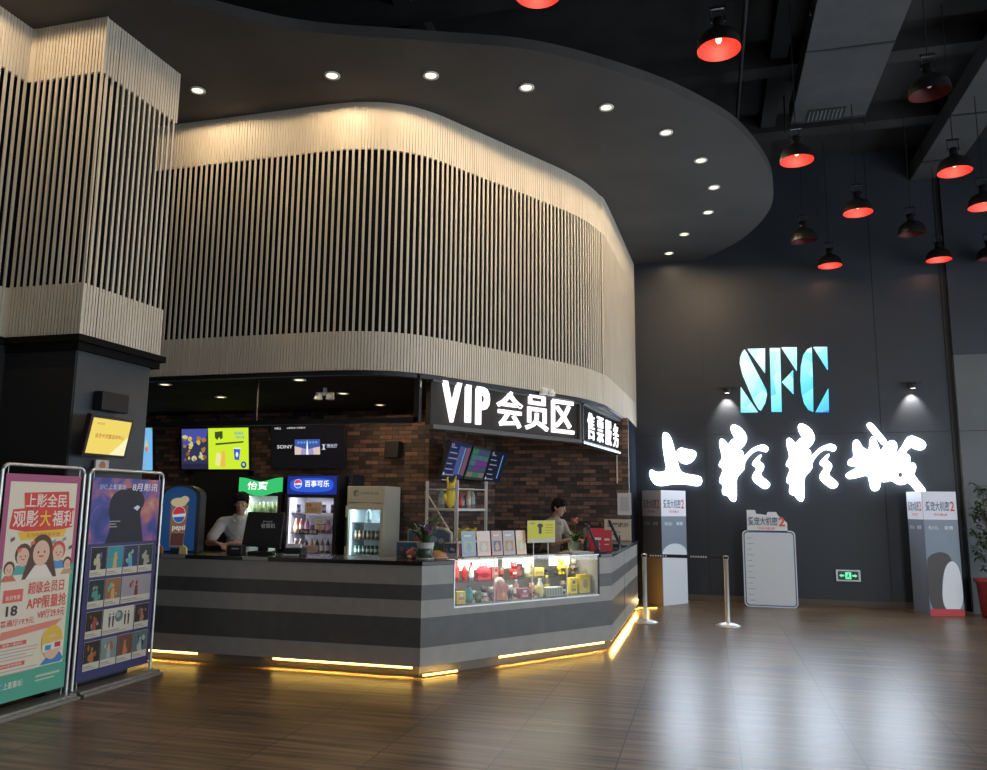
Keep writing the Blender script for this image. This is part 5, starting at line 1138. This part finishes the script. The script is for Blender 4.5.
m.tube([(.112*math.cos(t), .112*math.sin(t), .006) for t in [2*PI*i/20 for i in range(21)]], .006, 6).disc(0,.03,.035,.02,-.112)
tag(m.build('shell_toy', loc=(w.x, 7.72, TZ)), 'brown domed shell-shaped toy on the counter right of the orchid pot', 'toy')
# orchid pot
w = aty(424.5, 553, 7.5)
op = thing('potted_orchid', 'orchid with purple blooms in a drip-glazed pot on the counter corner', 'plant', (w.x, 7.52, TZ+.0))
MB().mat(P((.05,.07,.05),.3)).lathe([(0,0),(.062,0),(.07,.01),(.085,.16),(.078,.16),(.07,.13),(0,.13)], n=24).mat(P((.45,.47,.42),.3)).lathe([(.0795,.105),(.0862,.16),(.079,.163)], n=24).mat(P((.4,.42,.38),.3)).lathe([(.078,.0),(.088,.0),(.088,.012),(.07,.014)], n=24).build('pot', op)
m = MB().mat(M_LEAF2)
R_ = random.Random(2)
for i in range(15):
    a = i*2.4; leaf(m, (.015*math.cos(a),.015*math.sin(a),.14), (math.cos(a)*.6, math.sin(a)*.6, R_.uniform(.7,1.6)), R_.uniform(.22,.42), .045, R_.uniform(.35,.8), 7)
m.build('leaf_cluster', op)
m = MB().mat(P((.08,.10,.05))).tube([(0,0,.13),(.01,-.02,.28),(.03,-.04,.38),(.09,-.05,.42)], .004, 6).tube([(0,0,.13),(-.02,-.01,.3),(-.01,-.03,.44)], .004, 6).mat(P((.30,.06,.28)))
for i, (x, y, z) in enumerate(((.0,-.05,.27),(.03,-.05,.31),(.07,-.05,.30),(.1,-.04,.33),(.02,-.06,.24),(-.02,-.05,.30),(.06,-.05,.26))):
    m.mat(P((.42,.10,.2) if i%3==0 else (.22,.06,.3)))
    for k in range(5): t = 2*PI*k/5+i; m.ball((x+.016*math.cos(t), y-.004, z+.016*math.sin(t)), (.012,.005,.012), 8)
m.build('flower_spray', op)
# menu cards in a clear holder row
cards = [(463,477,(.22,.30,.38),(.55,.6,.45),'blue-grey menu card, leftmost of the clear holder row'), (478.5,491.5,(.66,.50,.45),(.75,.6,.5),'plain pink menu card second from the left in the row'), (493,503.5,(.45,.30,.26),(.15,.25,.35),'brown and blue menu card in the middle of the row'), (504.5,516,(.35,.32,.34),(.6,.35,.12),'grey menu card with orange drink, fourth in the row'), (517.5,527,(.68,.50,.36),(.75,.65,.4),'warm orange-pink menu card at the right end of the row')]
for x0, x1, c, c2, lab in cards:
    a, zt = LP(FD, x0, 526, .12); b, _ = LP(FD, x1, 526, .12); w = b-a; h = .27
    o = on_top('menu_card', lab, 'card', a, .12, TZ, 0, 'menu cards on the display case')
    q = Matrix.Rotation(-.12, 4, 'X')
    def bt(mb, n): mb.v = [tuple(q @ Vector(v)) for v in mb.v]; return mb.build(n, o)
    c = tuple(min(.9, v*1.25) for v in c); m = MB().mat(P(c, .35)).box(0, w, 0, .004, .02, h).mat(P(c2)).rect(w*.15, w*.85, .06, h*.62, -.0005).mat(P((.8,.78,.7))).rect(w*.2, w*.7, h*.8, h*.86, -.0006)
    m.mat(P(tuple(min(.8, v*1.3) for v in c))).disc(w*.5, h*.38, w*.2, h*.14, -.0008).flat([(w*.35,.08),(w*.65,.08),(w*.6,.15),(w*.4,.15)], -.0009)
    bt(m, 'card_sheet'); MB().mat(P((.5,.42,.36), .2)).box(-.004, w+.004, -.03, .05, 0, .012).build('holder_foot', o)
# yellow board on two stilts
a, z0 = LP(FD, 527.5, 543, .1); b, z1 = LP(FD, 555, 524, .1); w = b-a
yo = on_top('notice_board', 'small yellow notice with a black T-shirt on two thin legs', 'sign', a, .1); h = .235; z0 = z0-TZ
MB().mat(P((.62,.60,.45))).box(0, w, 0, .006, z0, z0+h).build('board', yo)
m = MB().mat(P((.72,.66,.06))).rect(.005, w-.005, z0+.045, z0+h-.005, -.001).mat(P((.05,.05,.04))).flat([(w*.34,z0+h*.78),(w*.4,z0+h*.86),(w*.5,z0+h*.86),(w*.56,z0+h*.78),(w*.52,z0+h*.68),(w*.5,z0+h*.7),(w*.5,z0+h*.4),(w*.4,z0+h*.4),(w*.4,z0+h*.7),(w*.38,z0+h*.68)], -.002)
m.mat(P((.35,.32,.05)))
for i in range(4): m.rect(w*.64, w*.92, z0+h*(.42+i*.12), z0+h*(.45+i*.12), -.002)
m.rect(w*.1,w*.25,z0+h*.85,z0+h*.9,-.002); m.build('printed_face', yo)
MB().mat(M_CHROME).tube([(w*.22,.004,0),(w*.22,.004,z0+.02)], .004, 6).tube([(w*.75,.004,0),(w*.75,.004,z0+.02)], .004, 6).box(w*.1,w*.9,-.04,.04,0,.006).build('legs', yo)
# second plant
a, _ = LP(FD, 577, 548, .42)
p2 = on_top('potted_plant', 'small red-flowered plant in a pale glass pot beside the tablets', 'plant', a-.05, .40, 1.062)
MB().mat(P((.30,.34,.27),.25)).lathe([(0,0),(.06,0),(.085,.05),(.08,.10),(.07,.12),(.065,.12),(.06,.09),(0,.09)], n=24).build('pot', p2)
m = MB().mat(M_LEAF)
for i in range(16):
    t = i*2.4; leaf(m, (.01*math.cos(t),.01*math.sin(t),.1), (math.cos(t)*.5, math.sin(t)*.5, R_.uniform(.5,1.6)), R_.uniform(.14,.24), .035, R_.uniform(.4,.9), 6)
m.build('leaf_cluster', p2); m = MB().mat(P((.08,.12,.04))).tube([(0,0,.1),(0,-.01,.34)], .004, 6).mat(P((.5,.12,.07)))
for k in range(7): m.ball((.022*math.cos(k*.9), -.01+.015*math.sin(k*.9), .34+.008*k), (.018,.01,.012), 8)
m.build('flower_spray', p2)
# tablets, binders and tray near the corner
a, _ = LP(FD, 588, 552, .3)
tr = on_top('paper_tray', 'flat light grey paper tray at the right end of the glass top', 'tray', LP(FD, 572, 552, .04)[0], .04, TZ+.002); MB().mat(P((.32,.32,.30))).box(0,.34,0,.2,0,.02).mat(P((.5,.5,.48))).box(.05,.3,.04,.2,.02,.026).build('tray', tr)
def tablet(px_, Y, label, lean, rz, h=.33):
    p = aty(px_, 550, Y); o = thing('tablet_stand', label, 'tablet', (p.x, Y, 1.06), rz, 'tablets on the counter end')
    q = Matrix.Rotation(lean, 4, 'Y')
    m = MB().mat(M_BLACK).box(-.012,.012,-.12,.12,.03,h); m.v = [tuple(q @ Vector(v)) for v in m.v]; m.build('tablet', o, bevel=.004)
    m = MB().mat(mat('tablet_glass', (.10,.14,.18), .08)).add([(-.0125,-.11,.05),(-.0125,.11,.05),(-.0125,.11,h-.02),(-.0125,-.11,h-.02)], [(3,2,1,0)]); m.v = [tuple(q @ Vector(v)) for v in m.v]; m.build('tablet_screen', o)
    MB().mat(M_BLACK).box(-.08,.08,-.07,.07,0,.02).tube([(0,0,.02),(-.02,0,.15)], .012, 8).build('stand', o); return o
tablet(599, 9.25, 'leaning black tablet nearest the glass case, in front of the red binder', -.42, .25, .36)
tablet(612, 10.0, 'leaning black tablet in the middle of the three', -.42, .2, .36)
tablet(621, 10.8, 'leaning black tablet farthest along the counter end', -.42, .2, .38)
for px_, Y, w, h, c, lab in ((586.5,9.5,.07,.27,(.35,.3,.3),'grey-white binder standing left of the red one'), (596,9.45,.2,.27,(.55,.03,.05),'bright red binder standing behind the nearest tablet'), (606,9.55,.14,.25,(.5,.04,.05),'smaller red folder behind the middle tablet')):
    p = aty(px_, 550, Y+.1); tag(MB().mat(P(c,.4)).box(-w/2,w/2,0,.05,0,h).mat(P((.7,.68,.65))).rect(-w*.3,w*.3,h*.5,h*.6,-.001).rect(-w*.2,w*.25,h*.3,h*.34,-.001).build('ring_binder', loc=(p.x, Y+.1, 1.06), rot=(0,0,.15)), lab, 'binder')
p = aty(590, 550, 9.2); tag(MB().mat(M_BLACK).lathe([(0,0),(.035,0),(.035,.1),(.028,.13),(.015,.15),(.015,.18),(0,.18)], n=16).build('hand_scanner', loc=(p.x-.03, 9.12, 1.06)), 'black upright cylinder container between the binders and tray', 'container')
for i, (px_, Y, lab) in enumerate(((606, 9.85, 'black card reader at the foot of the middle tablet'), (616, 10.5, 'black card reader between the middle and farthest tablets'))):
    p = aty(px_, 550, Y); tag(MB().mat(M_BLACK).slab([(-.05,-.08),(.05,-.08),(.06,.05),(-.06,.05)],0,.05).mat(P((.3,.35,.4),.2)).slab([(-.035,-.0),(.035,-.0),(.035,.04),(-.035,.04)],.05,.052).build('card_reader', loc=(p.x, Y, 1.06)), lab, 'card reader')
# notices near the right end of the brick wall
a = aty(617.5, 515, 12.78); b = aty(631, 493, 12.78)
tag(MB().mat(P((.50,.51,.53))).box(a.x, b.x, -.004, 0, a.z, b.z).mat(P((.38,.40,.42))).rect(a.x+.04, b.x-.04, a.z+.06, b.z-.06, -.0045).build('paper_notice', loc=(0, 12.795, 0)), 'pale grey paper notice on the brick wall by the dark pillar', 'notice')
a = aty(604.5, 540, 12.5); b = aty(631, 519.5, 12.5)
nb = thing('notice_sign', 'cream panel with black characters standing behind the tablets', 'notice', (a.x, 12.5, 0))
w = b.x-a.x
MB().mat(P((.52,.45,.36))).box(0, w, 0, .02, 1.065, b.z).mat(P((.2,.17,.14))).box(.02,w-.02,-.03,.1,1.062,1.075).build('panel', nb); MB().mat(P((.05,.04,.03))).text('温馨提示', w*.1,w*.9,b.z-.12,b.z-.05,-.002,.01).rect(w*.15,w*.6,b.z-.2,b.z-.19,-.002).rect(w*.15,w*.5,b.z-.24,b.z-.23,-.002).build('lettering', nb)
tag(MB().mat(P((.6,.58,.52))).tube([(0,0,1.95),(0,0,2.4)], .012, 6).build('conduit', loc=(aty(617,470,12.77).x, 12.77, 0)), 'thin pale conduit running down the brick wall below the side sign', 'pipe')

# ================================================================== PEOPLE
def hull_ball(bm, c, r):
    mt = Matrix.Translation(c) @ Matrix.Diagonal((*(r if isinstance(r, (tuple, list)) else (r,r,r)), 1))
    return bmesh.ops.create_icosphere(bm, subdivisions=2, radius=1, matrix=mt)['verts']
def blob(parts, voxel, name, material, parent, smooth=4):
    """one continuous skin grown over tapered limbs and ovals"""
    bm = bmesh.new()
    for p in parts:
        if p[0] == 'c':
            t = bmesh.new(); hull_ball(t, p[1], p[2]); hull_ball(t, p[3], p[4])
            r = bmesh.ops.convex_hull(t, input=t.verts); 
            bmesh.ops.delete(t, geom=list({g for g in r['geom_interior'] if isinstance(g, bmesh.types.BMVert)}), context='VERTS')
            me = bpy.data.meshes.new('x'); t.to_mesh(me); t.free(); bm.from_mesh(me); bpy.data.meshes.remove(me)
        else:
            t = bmesh.new(); hull_ball(t, (0,0,0), p[2])
            M = Matrix.Translation(p[1]) @ (Euler(p[3]).to_matrix().to_4x4() if len(p) > 3 else Matrix.Identity(4)); t.transform(M)
            me = bpy.data.meshes.new('x'); t.to_mesh(me); t.free(); bm.from_mesh(me); bpy.data.meshes.remove(me)
    bmesh.ops.recalc_face_normals(bm, faces=bm.faces)
    me = bpy.data.meshes.new(name); bm.to_mesh(me); bm.free()
    o = bpy.data.objects.new(name, me); COL.objects.link(o)
    r = o.modifiers.new('r', 'REMESH'); r.mode = 'VOXEL'; r.voxel_size = voxel; r.use_smooth_shade = True
    s = o.modifiers.new('s', 'SMOOTH'); s.factor = .5; s.iterations = smooth
    bpy.context.view_layer.update()
    m2 = bpy.data.meshes.new_from_object(o.evaluated_get(bpy.context.evaluated_depsgraph_get())); bpy.data.objects.remove(o)
    m2.materials.clear(); m2.materials.append(material)
    for pl_ in m2.polygons: pl_.use_smooth = True
    o = bpy.data.objects.new(name, m2); COL.objects.link(o); o.parent = parent
    return o
V = Vector
def hand(wrist, d, n, side, curl=.5):
    """palm and five fingers; d = pointing direction, n = back-of-hand normal, side = thumb side"""
    d, n = V(d).normalized(), V(n).normalized(); s = d.cross(n).normalized()*side; out = []; w = V(wrist)
    pc = w + d*.05
    for k in (-.022,-.007,.008,.022): out.append(('c', tuple(w+d*.01+s*k*.7), .014, tuple(w+d*.085+s*k), .0115))
    for k, L in ((-.026,.062),(-.009,.075),(.009,.08),(.026,.072)):
        a = w+d*.088+s*k*1.05; dd = (d - n*curl*.6).normalized(); b = a+dd*L*.45; d3 = (d*.6 - n*curl*1.4).normalized(); c = b+d3*L*.32; e = c+(d*.1-n).normalized()*L*.25
        out += [('c', tuple(a), .0095, tuple(b), .009), ('c', tuple(b), .009, tuple(c), .008), ('c', tuple(c), .008, tuple(e), .007)]
    a = w+d*.025+s*.028; b = a+(d*.5+s*.8-n*.3).normalized()*.04; c = b+(d*.9+s*.2-n*.4).normalized()*.032
    out += [('c', tuple(a), .014, tuple(b), .011), ('c', tuple(b), .011, tuple(c), .009)]
    return out
def head_parts(c, yaw=0., pitch=0.):
    Rm = Euler((pitch, 0, yaw)).to_matrix(); c = V(c); e = tuple(Euler((pitch,0,yaw)))
    def q(p): return tuple(c + Rm @ V(p))
    return [('e', q((0,.012,.02)), (.074,.092,.098), e), ('e', q((0,-.02,-.045)), (.058,.066,.068), e), ('e', q((0,-.05,-.09)), (.028,.026,.022), e), ('e', q((0,-.076,.018)), (.05,.014,.010), e),
            ('c', q((0,-.085,.01)), .007, q((0,-.105,-.022)), .012), ('e', q((-.010,-.096,-.026)), (.008,.008,.007), e), ('e', q((.010,-.096,-.026)), (.008,.008,.007), e),
            ('e', q((0,-.082,-.052)), (.021,.009,.005), e), ('e', q((0,-.08,-.063)), (.018,.009,.006), e), ('e', q((-.036,-.066,-.018)), (.02,.016,.018), e), ('e', q((.036,-.066,-.018)), (.02,.016,.018), e),
            ('e', q((-.076,.012,-.008)), (.01,.018,.03), e), ('e', q((.076,.012,-.008)), (.01,.018,.03), e)], q, e
M_SKIN = noisy('skin', (.46,.27,.18), (.52,.31,.21), 12, .5); M_HAIR = noisy('black_hair', (.008,.007,.007), (.022,.018,.016), 60, .85, (1,1,.2), bump=.4, spec=.15)
def person(label, loc, rz, J, headyaw, headpitch, shirt_col, faceless=False):
    o = thing('person', label, 'person', loc, rz)
    hp, q, e = head_parts(J['head'], headyaw, headpitch)
    P_ = list(hp); j = {k: V(v) for k, v in J.items()}
    P_ += [('c', J['neck'], .052, tuple(j['head']+V((0,.02,-.05))), .05), ('c', tuple(j['neck']+V((0,.01,-.03))), .075, tuple(j['neck']*.5+j['pelvis']*.5), .11), ('e', tuple(j['neck']*.72+j['pelvis']*.28), (.155,.10,.15)), ('c', tuple(j['neck']*.5+j['pelvis']*.5), .115, J['pelvis'], .125)]
    for s in ('l', 'r'):
        P_ += [('c', tuple(j['neck']+V((0,0,-.04))), .05, J['sh_'+s], .055), ('c', J['sh_'+s], .052, J['el_'+s], .040), ('c', J['el_'+s], .040, J['wr_'+s], .026)]
        P_ += hand(J['wr_'+s], J['hd_'+s], J['hn_'+s], 1 if s == 'l' else -1, .7)
        sx = .09 if s == 'l' else -.09
        P_ += [('c', tuple(j['pelvis']+V((sx,0,-.02))), .09, (sx*1.2, -.01, .48), .06), ('c', (sx*1.2,-.01,.48), .06, (sx*1.25,.02,.09), .042), ('c', (sx*1.25,.03,.045), .04, (sx*1.4,-.13,.03), .03)]
    blob(P_, .0075, 'body', M_SKIN, o, 3)
    S = [('c', tuple(j['neck']+V((0,.01,-.035))), .088, tuple(j['neck']*.5+j['pelvis']*.5), .128), ('e', tuple(j['neck']*.72+j['pelvis']*.28), (.172,.118,.165)), ('c', tuple(j['neck']*.5+j['pelvis']*.5), .132, tuple(j['pelvis']+V((0,0,.02))), .142)]
    for s in ('l', 'r'):
        m_ = j['sh_'+s]*.28+j['el_'+s]*.72
        S += [('c', tuple(j['neck']+V((0,0,-.045))), .065, J['sh_'+s], .07), ('c', J['sh_'+s], .07, tuple(m_), .064)]
    sh_ = blob(S, .0085, 'shirt', shirt_col, o, 4)
    n = j['neck']
    cl = MB().mat(shirt_col)
    for s in (-1, 1): cl.add([(n.x+s*.008, n.y-.098, n.z-.075), (n.x+s*.055, n.y-.09, n.z-.055), (n.x+s*.078, n.y-.02, n.z+.012), (n.x+s*.055, n.y+.02, n.z+.035), (n.x+s*.05, n.y-.04, n.z+.01), (n.x+s*.012,n.y-.075,n.z-.03)], [(0,1,2,3,4,5) if s > 0 else (5,4,3,2,1,0)])
    c_ = cl.build('collar', o); so_ = c_.modifiers.new('t', 'SOLIDIFY'); so_.thickness = .006
    bt_ = MB().mat(P((.6,.6,.58)))
    for i in range(4): t = i*.09; bt_.ball((n.x*(1-t*2), n.y-.118-t*.08+ (j['pelvis'].y-n.y)*t, n.z-.1-t), .006, 8)
    bt_.build('button', o)
    T_ = [('c', tuple(j['pelvis']+V((0,0,.0))), .135, tuple(j['pelvis']+V((0,0,-.05))), .13)]
    for sx in (.09,-.09): T_ += [('c', tuple(j['pelvis']+V((sx,0,-.03))), .1, (sx*1.2,-.01,.48), .075), ('c', (sx*1.2,-.01,.48), .075, (sx*1.25,.02,.12), .062)]
    blob(T_, .012, 'trousers', mat('black_trousers', (.02,.02,.022), .8), o, 3)
    H_ = [('e', q((0,.02,.05)), (.086,.102,.09), e), ('e', q((0,.055,-.005)), (.079,.064,.085), e), ('e', q((0,-.05,.088)), (.066,.05,.042), e), ('e', q((-.035,-.07,.075)), (.034,.03,.03), e), ('e', q((.03,-.07,.078)), (.04,.03,.03), e), ('e', q((-.074,-.01,.035)), (.012,.04,.045), e), ('e', q((.074,-.01,.035)), (.012,.04,.045), e)]
    blob(H_, .006, 'hair', M_HAIR, o, 2)
    for s in (-1, 1):
        ey = MB().mat(P((.6,.58,.55))).ball(q((s*.031,-.079,.002)), (.012,.006,.006), 10).mat(P((.02,.015,.01))).ball(q((s*.031,-.0835,.002)), (.0055,.003,.0055), 8).ball(q((s*.033,-.086,.022)), (.016,.004,.0032), 8); ey.build('eye', o)
    return o
M_SHIRT = noisy('white_cotton', (.50,.48,.45), (.58,.56,.52), 20, .8)
c1 = aty(240, 500, 8.3)
J1 = dict(head=(.03,-.13,1.585), neck=(.01,-.07,1.43), pelvis=(0,.06,.95), sh_l=(.185,-.05,1.36), sh_r=(-.175,-.05,1.36), el_l=(.24,-.17,1.13), el_r=(-.31,-.12,1.14), wr_l=(.0,-.36,1.15), wr_r=(-.20,-.34,1.14),
          hd_l=(-1,-.25,-.1), hn_l=(0,-.2,1), hd_r=(.65,-.7,-.1), hn_r=(0,-.2,1))
pc = person('young clerk in a white short-sleeved shirt leaning over the bar with hands together', (c1.x, 8.3, 0), .5, J1, -.1, .12, M_SHIRT)
m = MB().mat(P((.5,.5,.48),.3)).tube([(-.005,-.352+.03*math.cos(t)*.9-.005, 1.15+.03*math.sin(t)) for t in [2*PI*i/14 for i in range(15)]], .006, 6); m.build('wristwatch', pc)
c2 = aty(553, 510, 10.9)
J2 = dict(head=(0,-.10,1.565), neck=(0,-.04,1.41), pelvis=(0,.06,.95), sh_l=(.175,-.03,1.34), sh_r=(-.175,-.03,1.34), el_l=(.22,-.14,1.08), el_r=(-.22,-.14,1.08), wr_l=(.12,-.33,1.14), wr_r=(-.12,-.33,1.14),
          hd_l=(-.3,-1,-.1), hn_l=(0,-.1,1), hd_r=(.3,-1,-.1), hn_r=(0,-.1,1))
person('clerk in a pale collared shirt seen in profile, looking down to the right', (c2.x, 10.9, 0), 1.15, J2, .1, .28, noisy('beige_cotton', (.30,.25,.2), (.36,.3,.24), 20, .8))

# ================================================================== DAYLIGHT
wd = bpy.data.worlds.new('daylight'); SC.world = wd; wd.use_nodes = True
bg = wd.node_tree.nodes['Background']; bg.inputs[0].default_value = (.80,.90,1.,1); bg.inputs[1].default_value = 5.2
def portal(loc, size, rot):
    light('AREA', loc, 1, (1,1,1), size, rot=rot).data.cycles.is_portal = True
portal((5.25, -4.02, 2.1), (3.5, 4.2), (-PI/2, 0, PI)); portal((8.98, 5.75, 2.35), (13.5, 4.1), (PI/2, 0, PI/2))

SC.view_settings.view_transform = 'Standard'; SC.view_settings.look = 'None'; SC.view_settings.gamma = 1; SC.view_settings.exposure = 0
SC.view_settings.use_curve_mapping = False
SC.cycles.use_denoising = True; SC.cycles.max_bounces = 8; SC.cycles.transparent_max_bounces = 16; SC.cycles.sample_clamp_indirect = 6; SC.cycles.caustics_reflective = False; SC.cycles.caustics_refractive = False
